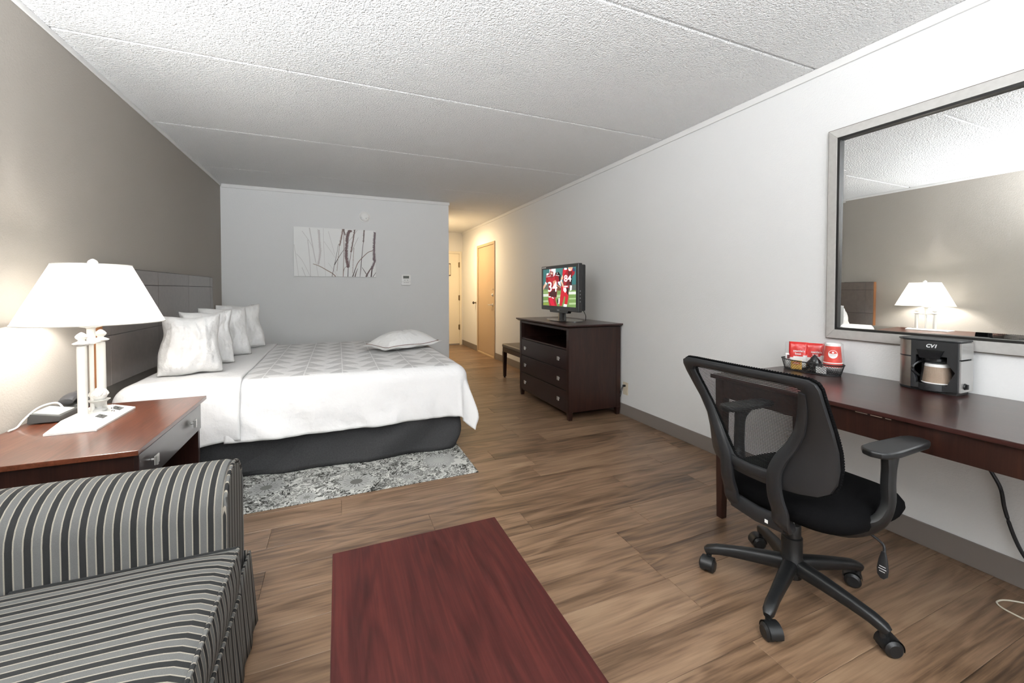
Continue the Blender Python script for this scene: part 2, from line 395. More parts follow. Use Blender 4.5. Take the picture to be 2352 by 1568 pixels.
# small door bumper on the wall by the entry door
dk = thing('door_bumper', 'small dark knob-shaped bumper on hallway wall beside the tan door', 'door bumper', (XR, 8.04, .975))
MB().lathe([(.022,0),(.022,-.006),(.009,-.010),(.009,-.035)], (XR, 8.04, .975), 14, 'X').build('post', mat('antique_brass', '#7d6a4c'), dk)
MB().ell((XR-.052, 8.04, .975), .022, .028, .028).build('knob', mat('dark_rubber', '#3a322b', .6), dk)

# hall ceiling light, behind the partition edge as seen from the room
hl = thing('ceiling_lamp', 'round glowing glass ceiling lamp in the hallway', 'ceiling lamp', (1.76, 7.62, H))
MB().lathe([(.15,0),(.15,-.02),(.14,-.03)], (1.76, 7.62, H), 28).build('lamp_base', M_WHITEP, hl)
MB().lathe([(.14,-.03),(.135,-.06),(.10,-.09),(.05,-.105),(.001,-.11)], (1.76, 7.62, H), 28).build('glass_dome', mat('warm_dome', '#ffe0ad', .3, emit=5.0), hl)
pl = bpy.data.lights.new('hall_bulb', 'AREA'); pl.shape = 'DISK'; pl.size = .27; pl.energy = 36; pl.color = (1.0, .75, .44)
po = bpy.data.objects.new('hall_bulb', pl); COL.objects.link(po); po.location = (1.76, 7.62, H-.115)

# ================================================================== BED AREA
def set_uv(o, uvs):
    me = o.data; L = me.uv_layers.new(name='UVMap')
    for lp in me.loops: L.data[lp.index].uv = uvs[lp.vertex_index]

# rug of woven floral greys
def rug_mat():
    m, nt, b = newmat('rug_floral_weave'); L = nt.links.new
    tc = nt.nodes.new('ShaderNodeTexCoord'); P = tc.outputs['Object']
    def math_(op, a, bb=None, c=None):
        n = N(nt, 'ShaderNodeMath', operation=op)
        for i, q in enumerate((a, bb, c)):
            if q is None: continue
            if isinstance(q, (int, float)): n.inputs[i].default_value = q
            else: L(q, n.inputs[i])
        return n.outputs[0]
    wn_ = N(nt, 'ShaderNodeTexNoise', Scale=9.0, Detail=3, Distortion=2.2); L(P, wn_.inputs['Vector'])
    mixv = N(nt, 'ShaderNodeVectorMath', operation='MULTIPLY_ADD'); L(wn_.outputs['Color'], mixv.inputs[0]); mixv.inputs[1].default_value = (.22, .22, 0); L(P, mixv.inputs[2])
    n1 = N(nt, 'ShaderNodeTexNoise', Scale=26.0, Detail=2.5, Distortion=1.6); L(mixv.outputs[0], n1.inputs['Vector'])
    vo = N(nt, 'ShaderNodeTexVoronoi', Scale=11.0, feature='DISTANCE_TO_EDGE'); L(mixv.outputs[0], vo.inputs['Vector'])
    base = ramp(nt, n1.outputs[0], [(.0, lin('#33332f')), (.43, lin('#3c3c3a')), (.44, lin('#83837f')), (.50, lin('#9b9b98')), (.515, lin('#73736f')), (.56, lin('#8e8e8b')), (.575, lin('#c9c9c4'))])
    base.color_ramp.interpolation = 'CONSTANT'
    edge = ramp(nt, vo.outputs['Distance'], [(.0, (1,1,1)), (.035, (0,0,0))]); edge.color_ramp.interpolation = 'CONSTANT'
    mx = nt.nodes.new('ShaderNodeMix'); mx.data_type = 'RGBA'; L(edge.outputs[0], mx.inputs[0]); L(base.outputs[0], mx.inputs[6]); mx.inputs[7].default_value = lin('#bdbdb8')
    col = mx.outputs[2]
    sx = nt.nodes.new('ShaderNodeSeparateXYZ'); L(P, sx.inputs[0])
    jx = nt.nodes.new('ShaderNodeSeparateXYZ'); L(wn_.outputs['Color'], jx.inputs[0])
    for (cx, cy, R, pet, ccol) in ((.10, 2.80, .125, 9, '#63635f'), (.66, 2.92, .13, 11, '#a9a9a5'), (-.42, 2.93, .11, 8, '#70706c'), (.42, 2.74, .06, 6, '#8c8c88'), (-.18, 2.70, .06, 7, '#777773')):
        dx = math_('SUBTRACT', sx.outputs[0], cx); dy = math_('SUBTRACT', sx.outputs[1], cy)
        r = math_('SQRT', math_('ADD', math_('MULTIPLY', dx, dx), math_('MULTIPLY', dy, dy)))
        th = math_('ARCTAN2', dy, dx)
        lim = math_('MULTIPLY_ADD', math_('COSINE', math_('MULTIPLY', th, pet)), R * .12, R * .86)
        lim = math_('MULTIPLY_ADD', math_('SUBTRACT', jx.outputs[0], .5), R * .7, lim)
        inside = math_('LESS_THAN', r, lim)
        ray = math_('GREATER_THAN', math_('COSINE', math_('MULTIPLY', th, pet * 2)), .86)
        ray = math_('MULTIPLY', ray, math_('LESS_THAN', r, R * .62))
        cen = math_('LESS_THAN', r, R * .3)
        for fac, c in ((inside, '#9c9c99'), (ray, '#4b4b48' if ccol != '#a9a9a5' else '#c2c2be'), (cen, ccol)):
            q = nt.nodes.new('ShaderNodeMix'); q.data_type = 'RGBA'; L(fac, q.inputs[0]); L(col, q.inputs[6]); q.inputs[7].default_value = lin(c); col = q.outputs[2]
    L(col, b.inputs['Base Color']); b.inputs['Roughness'].default_value = .95; b.inputs['Specular IOR Level'].default_value = .1
    add_bump(nt, b, 500, .4, .002)
    return m
tag(MB().box(-.655, .868, 2.632, 5.45, .0003, .005).build('area_rug', rug_mat(), bevel=.0015, seg=1), 'flat grey floral patterned rug lying under the bed', 'rug')

BX0, BX1, BY0, BY1, BT = -1.215, .885, 3.09, 5.0, .655
bed = thing('bed', 'king bed with white mattress and dark grey box-spring skirt', 'bed', ((BX0+BX1)/2, (BY0+BY1)/2, .005))
M_SKIRT = mat('skirt_charcoal', '#3e3e3f', .9, bump=(420, .5, .002), vary=(160, .18), spec=.15)
M_SHEET = mat('white_linen', '#e0dfde', .8, spec=.2, bump=(14, .5, .02, 6))
MB().box(BX0+.02, BX1-.03, BY0+.03, BY1-.02, .36, BT-.035).build('mattress', M_SHEET, bed, bevel=.06, seg=4)
MB().box(BX0+.03, BX1-.06, BY0+.05, BY1-.05, .03, .355).build('box_spring', M_SKIRT, bed, bevel=.02)
# skirt: cloth wall round three sides
per = [(BX0, BY0+.035)] + [(x, y) for x, y in arc(BX1-.05, BY0+.05, .05, -90, 0, 6)] + [(x, y) for x, y in arc(BX1-.05, BY1-.05, .05, 0, 90, 6)] + [(BX0, BY1)]
pp = []
for (a, b_) in zip(per[:-1], per[1:]):
    n = max(1, int(hypot(b_[0]-a[0], b_[1]-a[1]) / .02))
    pp += [(a[0]+(b_[0]-a[0])*i/n, a[1]+(b_[1]-a[1])*i/n) for i in range(n)]
pp.append(per[-1])
cx_, cy_ = (BX0+BX1)/2, (BY0+BY1)/2
def skirt_pt(u, v):
    i = min(int(u * (len(pp)-1) + .5), len(pp)-1); x, y = pp[i]; z = .008 + v * .38
    k = (.050 * fbm(x*2.6 - z*3.2, y*2.6 - z*1.2, 3) + .012 * fbm(x*6 - z*6, y*6, 9)) - .012 * (1-v)
    nx = 1 if x > BX1 - .06 else 0; ny = -1 if y < BY0 + .06 else (1 if y > BY1 - .06 else 0)
    return (x + nx*k, y + ny*k, z)
sk = MB().grid(skirt_pt, len(pp)-1, 12).build('bed_skirt', M_SKIRT, bed, smooth=60)
md = sk.modifiers.new('thick', 'SOLIDIFY'); md.thickness = .006; md.offset = -1

def drape(a, b_, box, R, top, seed, wob=1.0):
    """sheet coordinate (a, b) laid over a box with rounded edges, the overhang falling straight"""
    A0, A1, B0, B1 = box
    dx = a - (A1 - R) if a > A1 - R else (a - (A0 + R) if a < A0 + R else 0)
    dy = b_ - (B1 - R) if b_ > B1 - R else (b_ - (B0 + R) if b_ < B0 + R else 0)
    r = hypot(dx, dy); x = min(max(a, A0 + R), A1 - R); y = min(max(b_, B0 + R), B1 - R)
    z = top + wob * (.004 * fbm(a*3.1, b_*3.1, seed) + .0022 * fbm(a*9, b_*9, seed+4))
    if r > 0:
        q = min(r / R, pi/2); out = R * sin(q); drop = R * (1 - cos(q)) + max(0, r - R*pi/2); z -= drop
        hang = max(0, r - R*pi/2)
        ph = atan2(abs(dy), abs(dx)) if (dx and dy) else 0
        corner = sin(2*ph) if (dx and dy) else 0
        out += hang * (.10 + .20 * corner * (.5 + .9 * sin(ph * 9 + 1.2))) + wob * hang * .13 * fbm(a*4.5 + b_*2, b_*2.5, seed+8) + wob * hang * .09 * fbm(a*11 + b_*5, b_*6, seed+2)
        x += dx / r * out; y += dy / r * out
    return (x, y, z)
def coverlet_mat():
    m, nt, b = newmat('coverlet_jacquard'); L = nt.links.new
    uv = nt.nodes.new('ShaderNodeUVMap'); uv.uv_map = 'UVMap'
    sp = nt.nodes.new('ShaderNodeSeparateXYZ'); L(uv.outputs[0], sp.inputs[0])
    def mt(op, a, bb=None):
        n = N(nt, 'ShaderNodeMath', operation=op)
        for i, q in enumerate((a, bb)):
            if q is None: continue
            if isinstance(q, (int, float)): n.inputs[i].default_value = q
            else: L(q, n.inputs[i])
        return n.outputs[0]
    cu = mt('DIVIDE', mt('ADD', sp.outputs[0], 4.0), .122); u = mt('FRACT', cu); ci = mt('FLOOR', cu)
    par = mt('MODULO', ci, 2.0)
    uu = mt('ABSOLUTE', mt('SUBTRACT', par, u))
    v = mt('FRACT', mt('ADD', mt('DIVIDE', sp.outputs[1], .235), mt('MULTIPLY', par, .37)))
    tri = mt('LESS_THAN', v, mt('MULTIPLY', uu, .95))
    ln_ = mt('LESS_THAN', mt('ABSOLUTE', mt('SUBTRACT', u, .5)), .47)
    g = mt('MULTIPLY', mt('MULTIPLY', tri, ln_), mt('GREATER_THAN', sp.outputs[1], 3.120))  # triangles left off the near drop, where bright light would wash them out
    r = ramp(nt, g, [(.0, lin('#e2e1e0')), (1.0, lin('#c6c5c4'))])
    L(r.outputs[0], b.inputs['Base Color']); b.inputs['Roughness'].default_value = .7; b.inputs['Specular IOR Level'].default_value = .3
    add_bump(nt, b, 13, .5, .02, detail=6)
    return m
def sheet_obj(name, m, a0, a1, b0, b1, box, R, top, seed, na, nb, thick, warp=None):
    uvs = []
    def fn(u, v):
        a = a0 + (a1-a0)*u; b_ = b0 + (b1-b0)*v
        if warp: a, b_ = warp(a, b_, u, v)
        uvs.append((a, b_)); return drape(a, b_, box, R, top, seed)
    o = MB().grid(fn, na, nb).build(name, m, None, smooth=60, origin=((a0+a1)/2, (b0+b1)/2, top - .1))
    set_uv(o, uvs)
    md = o.modifiers.new('thick', 'SOLIDIFY'); md.thickness = thick; md.offset = -1
    return o
cbox = (-1.30, BX1 + .05, BY0 - .045, BY1 + .045)
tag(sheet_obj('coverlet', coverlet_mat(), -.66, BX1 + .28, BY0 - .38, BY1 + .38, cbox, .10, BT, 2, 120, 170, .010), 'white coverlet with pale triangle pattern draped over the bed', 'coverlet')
def td(a, b_, u, v):
    return a + .03 * (1-v) * u + .012 * fbm(b_*2.2, 1) * u, b_ - (.045 * (1-u) if v < .5 else 0) * (1 - 2*v if v < .5 else 0)
sb = (-1.225, BX1 + .05, BY0 - .058, BY1 + .058)
tag(sheet_obj('turned_down_sheet', M_SHEET, -1.32, -.60, BY0 - .385, BY1 + .38, sb, .11, BT + .013, 5, 46, 170, .012, td), 'plain white top sheet turned down over the coverlet by the pillows', 'bed sheet')

# headboard of separate panels on a brown-edged board
HB0, HB1 = 3.10, 5.385
M_HEAD = mat('headboard_laminate', '#5b514b', .45, bump=(260, .06, .001), spec=1.0, vary=(30, .12), coat=.8)
hb = thing('headboard', 'dark wall-mounted headboard divided into square laminate panels', 'headboard', (XL, (HB0+HB1)/2, .66))
MB().box(XL+.002, XL+.045, HB0, HB1, .66, 1.372).build('backing_board', mat('headboard_dark', '#241a16', .5), hb, bevel=.001, seg=1)
MB().box(XL+.002, XL+.053, HB0-.004, HB0, .66, 1.372).build('edge_band', mat('headboard_edge', '#8a5a36', .5), hb)
ycuts = [HB0+.002, 3.19, 3.91, 4.60, 5.285, HB1-.002]; zcuts = [.662, .962, 1.267, 1.37]
for a, b_ in zip(ycuts[:-1], ycuts[1:]):
    for c, d in zip(zcuts[:-1], zcuts[1:]):
        MB().box(XL+.0452, XL+.053, a+.0018, b_-.0018, c+.0018, d-.0018).build('panel', M_HEAD, hb, bevel=.001, seg=1)

# pillows
M_PILLOW = mat('pillow_cotton', '#e4e3e1', .8, spec=.2, bump=(22, .55, .02, 5))
M_THREAD = mat('brown_thread', '#6b4432', .7)
def pillow(name, label, base, W, Hh, Tt, yaw, lean, seed, group=None, flange=0.0, up=True):
    """base: bottom centre; W width, Hh height, Tt thickness; the face looks along yaw"""
    root = thing(name, label, 'pillow', base, group)
    n = 48
    ca, sa = cos(yaw), sin(yaw); cl, sl = cos(lean), sin(lean)
    def place(x, y, z):            # x across, y height, z out of the face
        if up: X, Z, Yf = x, y * cl - z * sl * .0, z + 0
        vx = Vector((ca, sa, 0)); vn = Vector((sa, -ca, 0))      # width axis, face normal
        upv = Vector((0,0,1)) * cl - vn * sl; nv = vn * cl + Vector((0,0,1)) * sl
        return tuple(Vector(base) + vx * x + upv * y + nv * z)
    def surf(sign):
        def fn(u, v):
            a, c = 2*u - 1, 2*v - 1
            e = ((1 - abs(a)**3.2) * (1 - abs(c)**3.2))
            t = Tt/2 * max(0, e) ** .58
            x = W/2 * a * (1 - .07 * (1 - c*c)) * (1 - .07*c) + .018*fbm(c*1.6, seed, a); y = Hh/2 * c * (1 - .09 * (1 - a*a) * (1 if c > 0 else .2)) + Hh/2 + .012*fbm(a*1.8, seed, c)
            wv = .030 * fbm(a*1.9+seed, c*1.9, seed*1.7+sign) + .012 * fbm(a*6+seed, c*2.4, seed+3*sign) + .006 * fbm(a*11+seed, c*5, seed)
            # gathers running in from the edges
            wv += .010 * sin(a*15 + 3.5*fbm(a*2, c*2, seed)) * (abs(c)**2) * (1-abs(c)**8) + .007 * sin(c*17 + seed + 3*fbm(a*2, c*3, seed)) * (abs(a)**2.5) * (1-abs(a)**8)
            y -= .04 * max(0, t/Tt) * 0
            return place(x, max(y, -.002) , sign * (t + wv * (e**.3 if e > 0 else 0)))
        return fn
    mb = MB().grid(surf(1), n, n).grid(surf(-1), n, n)
    me = mb.build('case', M_PILLOW, root, smooth=70)
    bm = bmesh.new(); bm.from_mesh(me.data); bmesh.ops.remove_doubles(bm, verts=bm.verts, dist=.0015); bmesh.ops.recalc_face_normals(bm, faces=bm.faces); bm.to_mesh(me.data); bm.free()
    return root, place
def embroidery(root, place, x, y, z, s):
    mb = MB()
    for k in range(3):
        pts = [place(x + s*(.0 + .011*k + .006*cos(t*.9+k)), y + s*(.008*sin(t*.9)) + .001*k, z) for t in range(8)]
        mb.tube(pts, .0011, 5)
    mb.tube([place(x - .016*s, y - .010*s, z), place(x, y - .003, z), place(x + .034*s, y - .008*s, z)], .0011, 5)
    mb.build('embroidery', M_THREAD, root)
PG = 'pillows standing against the headboard'
specs = [('plump white pillow nearest the table lamp, first of the upright row', (-.905, 3.34, BT+.020), .33, .395, .27, .20, .20, 1.3),
         ('slim crumpled white pillow standing second behind the lamp-side pillow', (-.905, 3.74, BT+.020), .33, .41, .20, .32, .22, 4.1),
         ('smooth white pillow standing third in the upright row', (-.885, 4.16, BT+.020), .36, .42, .25, .34, .22, 7.7),
         ('white pillow leaning last in the row, nearest the pale end wall', (-.855, 4.63, BT+.020), .40, .44, .22, .40, .30, 9.2)]
for lab, base, W_, H_, T_, yw, ln_, sd in specs:
    r_, pl_ = pillow('pillow', lab, base, W_, H_, T_, yw, ln_, sd, PG)
    embroidery(r_, pl_, W_*.28, H_*.93, .034, 1.0)
# flanged cushion lying at the foot
cr = thing('flanged_cushion', 'white flanged cushion with thin brown border lying on the coverlet foot', 'cushion', (.58, 4.10, BT+.004))
CW, CL, ang = .72, .40, radians(31)
def cpt(a, c, z):
    x, y = a * CW/2, c * CL/2
    return (.595 + x*cos(ang) - y*sin(ang), 4.17 + x*sin(ang) + y*cos(ang), BT + .006 + z)
def csurf(sign):
    def fn(u, v):
        a, c = 2*u-1, 2*v-1
        f = .86; ia, ic = min(1, abs(a)/f), min(1, abs(c)/f)
        e = max(0, (1-ia**2.6)*(1-ic**2.6)); t = (.120 if sign > 0 else .050) * e**.62
        wv = .006*fbm(a*3+2, c*3, 4+sign) * e + .004*sin(7*atan2(c, a+.001) + a*5) * e**.5
        k = max(abs(a), abs(c)); lift = .040 + .012*fbm(a*1.6+5, c*1.6, 1) - .022*max(0, (k-f)/(1-f)) * (.6 + fbm(a*1.7, c*1.7, 8))
        return cpt(a*(1-.05*(1-c*c)), c*(1-.05*(1-a*a)), max(.001, lift + .008 + sign*(t + wv + .0012)))
    return fn
MB().grid(csurf(1), 44, 44).grid(csurf(-1), 44, 44).build('cushion_body', M_PILLOW, cr, smooth=70)
fn = csurf(1); bd = []
for s_, rng in ((0, range(0, 21)), (1, range(0, 21)), (2, range(0, 21)), (3, range(0, 21))):
    for i in rng:
        q = -.87 + 1.74*i/20
        a, c = [(q, -.87), (.87, q), (-q, .87), (-.87, -q)][s_]
        p = fn((a+1)/2, (c+1)/2); bd.append((p[0], p[1], p[2] + .0015))
MB().tube(bd, .0028, 5, closed=True).build('brown_piping', M_THREAD, cr)

# ------------------------------------------------------------------ nightstand
NX0, NX1, NY0, NY1, NZ = XL + .008, -.690, 1.945, 2.815, .635
ns = thing('nightstand', 'dark red wooden nightstand with one wide drawer beside the bed', 'nightstand', ((NX0+NX1)/2, (NY0+NY1)/2, 0))
MB().prism([(NX0, NY0), (NX1, NY0), (NX1, NY1), (NX0+.03, NY1), (NX0, NY1-.02)], 'Z', NZ-.020, NZ).build('top', M_NIGHT_T, ns, bevel=.003)
MB().box(NX0+.02, NX1-.02, NY0+.02, NY0+.045, 0, NZ-.021).build('side_panel', M_ESPR, ns, bevel=.003)
MB().box(NX0+.02, NX1-.02, NY1-.085, NY1-.055, 0, NZ-.021).build('side_panel', M_ESPR, ns, bevel=.003)
MB().box(NX0+.02, NX0+.035, NY0+.046, NY1-.086, .03, NZ-.021).build('back_panel', M_ESPR, ns)
MB().box(NX0+.036, NX1-.03, NY0+.046, NY1-.086, .09, .11).build('lower_shelf', M_ESPR, ns)
MB().box(NX0+.036, NX1-.03, NY0+.046, NY1-.086, .462, .476).build('rail_board', M_ESPR, ns)
M_DRAW = mat('drawer_sheen_veneer', '#221210', .30, coat=.4, spec=.7)
dr = MB().box(NX1-.026, NX1-.006, NY0+.022, NY1-.088, .478, .610).build('drawer', M_DRAW, ns, bevel=.002)
MB().box(NX0+.05, NX1-.027, NY0+.06, NY1-.11, .485, .59).build('drawer_box', M_ESPR, dr)
def square_pull(y, z, x, parent, sgn):
    """small nickel pull: round post and a cupped square plate; sgn gives the side it faces"""
    h = MB().cyl((x, y, z), (x + sgn*.016, y, z), .0055, .005, 10)
    h.prism([(y-.021, z-.018), (y+.021, z-.018), (y+.021, z+.018), (y-.021, z+.018)], 'X', x + sgn*.016, x + sgn*.021)
    h.box(x + sgn*.021, x + sgn*.028, y-.021, y-.010, z-.018, z+.018)
    return h.build('pull', M_METAL, parent, bevel=.0015)
for yy in (2.075, 2.56): square_pull(yy, .552, NX1-.006, dr, 1)

# ------------------------------------------------------------------ bedside lamp with outlets
LX, LY, LZ = -1.043, 2.495, NZ
lm = thing('table_lamp', 'lit table lamp with wide white cone shade and twin ivory columns', 'lamp', (LX, LY, LZ))
def frust(x0, x1, y0, y1, z0, X0, X1, Y0, Y1, z1):
    return [(x0,y0,z0),(x1,y0,z0),(x1,y1,z0),(x0,y1,z0),(X0,Y0,z1),(X1,Y0,z1),(X1,Y1,z1),(X0,Y1,z1)]
BF = [(0,3,2,1),(4,5,6,7),(0,1,5,4),(1,2,6,5),(2,3,7,6),(3,0,4,7)]
b0x, b1x, b0y, b1y = LX-.070, LX+.098, LY-.215, LY+.150
lb = MB().box(b0x, b1x, b0y, b1y, LZ, LZ+.009).add(frust(b0x, b1x, b0y, b1y, LZ+.009, b0x+.012, LX+.028, LY-.118, LY+.120, LZ+.036), BF).build('lamp_base', M_LAMPW, lm, bevel=.0015)
# sloping front face carries two outlets, a toggle and a label
fx0, fz0, fx1, fz1 = b1x, LZ+.009, LX+.028, LZ+.036
def front(t, y, out=0.0):
    nx, nz = (fz1-fz0), (fx0-fx1); l = hypot(nx, nz)
    return (fx0+(fx1-fx0)*t + nx/l*out, y, fz0+(fz1-fz0)*t + nz/l*out)
def slab(y0, y1, t0, t1, h): return [front(t0,y0),front(t0,y1),front(t1,y1),front(t1,y0),front(t0,y0,h),front(t0,y1,h),front(t1,y1,h),front(t1,y0,h)]
M_DARKG = mat('dark_grey_socket', '#4c4c4a', .5)
for ya, yb, t0, t1 in ((LY-.085, LY-.045, .45, .85), (LY+.055, LY+.10, .38, .85)):
    q = MB().add(slab(ya, yb, t0, t1, .002), BF).build('outlet', M_DARKG, lb)
    MB().ell(front((t0+t1)/2, (ya+yb)/2, .002), .004, .004, .002, 8, 6).build('socket_hole', mat('socket_black', '#111111', .5), q)
MB().cyl(front(.55, LY+.02, 0), front(.55, LY+.02, .006), .007, .006, 10).cyl(front(.55, LY+.02, .004), front(.75, LY+.025, .030), .0022, .0022, 8).build('toggle_switch', M_CHROME, lb)
MB().add(slab(LY+.085, LY+.112, .10, .34, .0006), BF).build('sticker', mat('sticker_white', '#f2efe9', .6), lb)
for dy in (-.078, .082):
    mb = MB().lathe([(.021, .036), (.021, .042), (.017, .044), (.0165, .335), (.0155, .350)], (LX-.004, LY+dy, LZ), 20).build('column', M_LAMPW, lm)
    MB().lathe([(.008,.352),(.026,.356),(.030,.361),(.022,.366),(.012,.372),(.011,.376),(.019,.384),(.021,.391),(.015,.400),(.006,.408),(.001,.410)], (LX-.004, LY+dy, LZ), 18).build('column_finial', M_LAMPW, lm)
MB().sweep([(LX-.004, LY-.078, LZ+.354), (LX-.004, LY+.082, LZ+.354)], (.022, .012), n=10, p=3).build('cross_bar', M_LAMPW, lm)
MB().lathe([(.008,.036),(.008,.348)], (LX-.004, LY, LZ), 14).build('inner_rod', M_LAMPW, lm)
MB().lathe([(.015,.350),(.015,.420),(.019,.424),(.040,.430),(.042,.436),(.010,.440),(.006,.66),(.006,.70)], (LX-.004, LY, LZ), 18).build('stem', M_LAMPW, lm)
SX, SY = LX + .002, LY + .012
def shade_mat():
    m, nt, b = newmat('lamp_shade_fabric'); L = nt.links.new
    d = nt.nodes.new('ShaderNodeBsdfDiffuse'); d.inputs[0].default_value = (.86, .86, .84, 1)
    t = nt.nodes.new('ShaderNodeBsdfTranslucent'); t.inputs[0].default_value = (.62, .615, .60, 1)
    x = nt.nodes.new('ShaderNodeMixShader'); x.inputs[0].default_value = .55
    L(d.outputs[0], x.inputs[1]); L(t.outputs[0], x.inputs[2]); L(x.outputs[0], nt.nodes['Material Output'].inputs[0]); return m
sd_ = MB().lathe([(.253, 1.082-LZ), (.134, 1.348-LZ)], (SX, SY, LZ), 56, caps=False).build('lamp_shade', shade_mat(), lm)
M_RIM = mat('shade_rim', '#dcd8cf', .7)
MB().tube([(SX+.253*cos(2*pi*i/56), SY+.253*sin(2*pi*i/56), 1.082) for i in range(56)], .0028, 6, closed=True).build('bottom_rim', M_RIM, sd_)
MB().tube([(SX+.134*cos(2*pi*i/40), SY+.134*sin(2*pi*i/40), 1.348) for i in range(40)], .0025, 6, closed=True).build('top_rim', M_RIM, sd_)
mb = MB()
for k in range(3): mb.tube([(SX, SY, 1.338), (SX+.133*cos(2.1*k), SY+.133*sin(2.1*k), 1.347)], .0018, 5)
mb.build('spider', M_METAL, sd_)
MB().lathe([(.006,.700),(.016,.704),(.020,.709),(.014,.714),(.013,.718),(.019,.725),(.015,.733),(.006,.740),(.001,.742)], (SX, SY, LZ), 16).build('shade_finial', M_LAMPW, lm)
M_BULB = mat('lit_bulb', '#fff4e2', .3, emit=60.0)
for dy in (-.085, .085):
    bl = MB().lathe([(.012,-.02),(.013,.0),(.022,.025),(.030,.052),(.027,.075),(.012,.090),(.001,.092)], (SX, SY+dy, 1.125), 16).build('bulb', M_BULB, lm)
    MB().cyl((SX, SY, 1.10), (SX, SY+dy, 1.105), .006).lathe([(.016,-.02),(.016,-.045)], (SX, SY+dy, 1.125), 14).build('socket', M_LAMPW, lm)
    q = bpy.data.lights.new('lamp_bulb', 'POINT'); q.energy = 15; q.color = (1, .985, .965); q.shadow_soft_size = .032
    qo = bpy.data.objects.new('lamp_bulb', q); COL.objects.link(qo); qo.location = (SX, SY+dy*1.3, 1.165)
# pineapple ornament on the lamp foot
px, py, pz = LX+.010, LY+.020, LZ+.036
pn = MB().lathe([(.030,0),(.028,.006),(.014,.013),(.013,.018),(.022,.032),(.036,.046),(.041,.050),(.030,.052)], (px, py, pz), 22).build('ornament_bowl', mat('pewter_grey', '#bdbcb8', .45), lm)
mb = MB().ell((px, py, pz+.072), .031, .031, .028, 16, 12)
for j in range(6):
    for i in range(12 - j):
        t = .25 + j*.22; a = 2*pi*(i + .5*(j % 2)) / (12 - j)
        mb.ell((px + .031*cos(a)*cos(t*.98), py + .031*sin(a)*cos(t*.98), pz+.068+.031*sin(t)), .0066, .0066, .0066, 7, 5)
mb.build('ornament_fruit', M_LAMPW, pn)

# telephone behind the lamp
tp = thing('telephone', 'dark grey bedside telephone tucked behind the lamp foot', 'telephone', (-1.215, 2.63, NZ))
MB().prism([(-1.270, NZ+.004), (-1.160, NZ+.004), (-1.160, NZ+.030), (-1.265, NZ+.050)], 'Y', 2.495, 2.66).build('phone_body', M_DARKG, tp, bevel=.004)
MB().add([(-1.257, 2.51, NZ+.0484), (-1.170, 2.51, NZ+.0320), (-1.170, 2.63, NZ+.0320), (-1.257, 2.63, NZ+.0484), (-1.257, 2.51, NZ+.0510), (-1.170, 2.51, NZ+.0345), (-1.170, 2.63, NZ+.0345), (-1.257, 2.63, NZ+.0510)], BF).build('face_plate', mat('pale_plate', '#c9c8c4', .5), tp)
MB().box(-1.245, -1.175, 2.661, 2.79, NZ+.0005, NZ+.040).build('cradle', M_DARKG, tp, bevel=.006)
MB().sweep(spline([(-1.205, 2.64, NZ+.062), (-1.205, 2.67, NZ+.074), (-1.205, 2.71, NZ+.078), (-1.205, 2.76, NZ+.070)]), (.055, .030), n=12, p=2.4).ell((-1.205, 2.755, NZ+.062), .036, .042, .030).build('handset', mat('handset_grey', '#3f3f41', .35), tp)
MB().tube(spline([(-1.20, 2.61, NZ+.040), (-1.215, 2.60, NZ+.068), (-1.232, 2.56, NZ+.074), (-1.25, 2.52, NZ+.064), (-1.270, 2.48, NZ+.03), (-1.276, 2.45, NZ+.0065), (-1.276, 2.40, NZ+.0065)]), .0038, 8).build('phone_cord', mat('pale_cord', '#dedcd6', .5), tp)

# ================================================================== SOFA AND COFFEE TABLE
def stripe_mat(name, axis, off=0.0):
    m, nt, b = newmat(name); L = nt.links.new
    tc = nt.nodes.new('ShaderNodeTexCoord'); sp = nt.nodes.new('ShaderNodeSeparateXYZ'); L(tc.outputs['Object'], sp.inputs[0])
    w1 = N(nt, 'ShaderNodeTexNoise', Scale=6.0, Detail=1); L(tc.outputs['Object'], w1.inputs['Vector'])
    ad = N(nt, 'ShaderNodeMath', operation='MULTIPLY_ADD'); L(w1.outputs[0], ad.inputs[0]); ad.inputs[1].default_value = .0025; L(sp.outputs['XYZ'.index(axis)], ad.inputs[2])
    k = N(nt, 'ShaderNodeMath', operation='MULTIPLY_ADD'); k.inputs[1].default_value = 1/.0365; k.inputs[2].default_value = 50 + off; L(ad.outputs[0], k.inputs[0])
    f = N(nt, 'ShaderNodeMath', operation='FRACT'); L(k.outputs[0], f.inputs[0])
    dk, gr, cr_ = lin('#272727'), lin('#5f5f5d'), lin('#8f887d')
    r = ramp(nt, f.outputs[0], [(0, dk), (.38, dk), (.395, cr_), (.465, cr_), (.48, gr), (.90, gr), (.915, cr_), (.985, cr_), (1.0, dk)])
    n = N(nt, 'ShaderNodeTexNoise', Scale=900.0, Detail=1); L(tc.outputs['Object'], n.inputs['Vector'])
    vr = ramp(nt, n.outputs[0], [(.3, (.82,.82,.82)), (.7, (1.1,1.1,1.1))])
    mx = nt.nodes.new('ShaderNodeMix'); mx.data_type = 'RGBA'; mx.blend_type = 'MULTIPLY'; mx.inputs[0].default_value = 1
    L(r.outputs[0], mx.inputs[6]); L(vr.outputs[0], mx.inputs[7]); L(mx.outputs[2], b.inputs['Base Color'])
    b.inputs['Roughness'].default_value = .85; b.inputs['Specular IOR Level'].default_value = .25
    add_bump(nt, b, 800, .3, .0012)
    return m
ST_X = stripe_mat('stripe_fabric_around_arm', 'X', .1); ST_Y = stripe_mat('stripe_fabric_front', 'Y', .3)
M_WELT = stripe_mat('welt_fabric', 'Y', .55)
so = thing('sofa', 'grey and charcoal striped upholstered sofa beside the nightstand', 'sofa', (-.8, .95, 0))
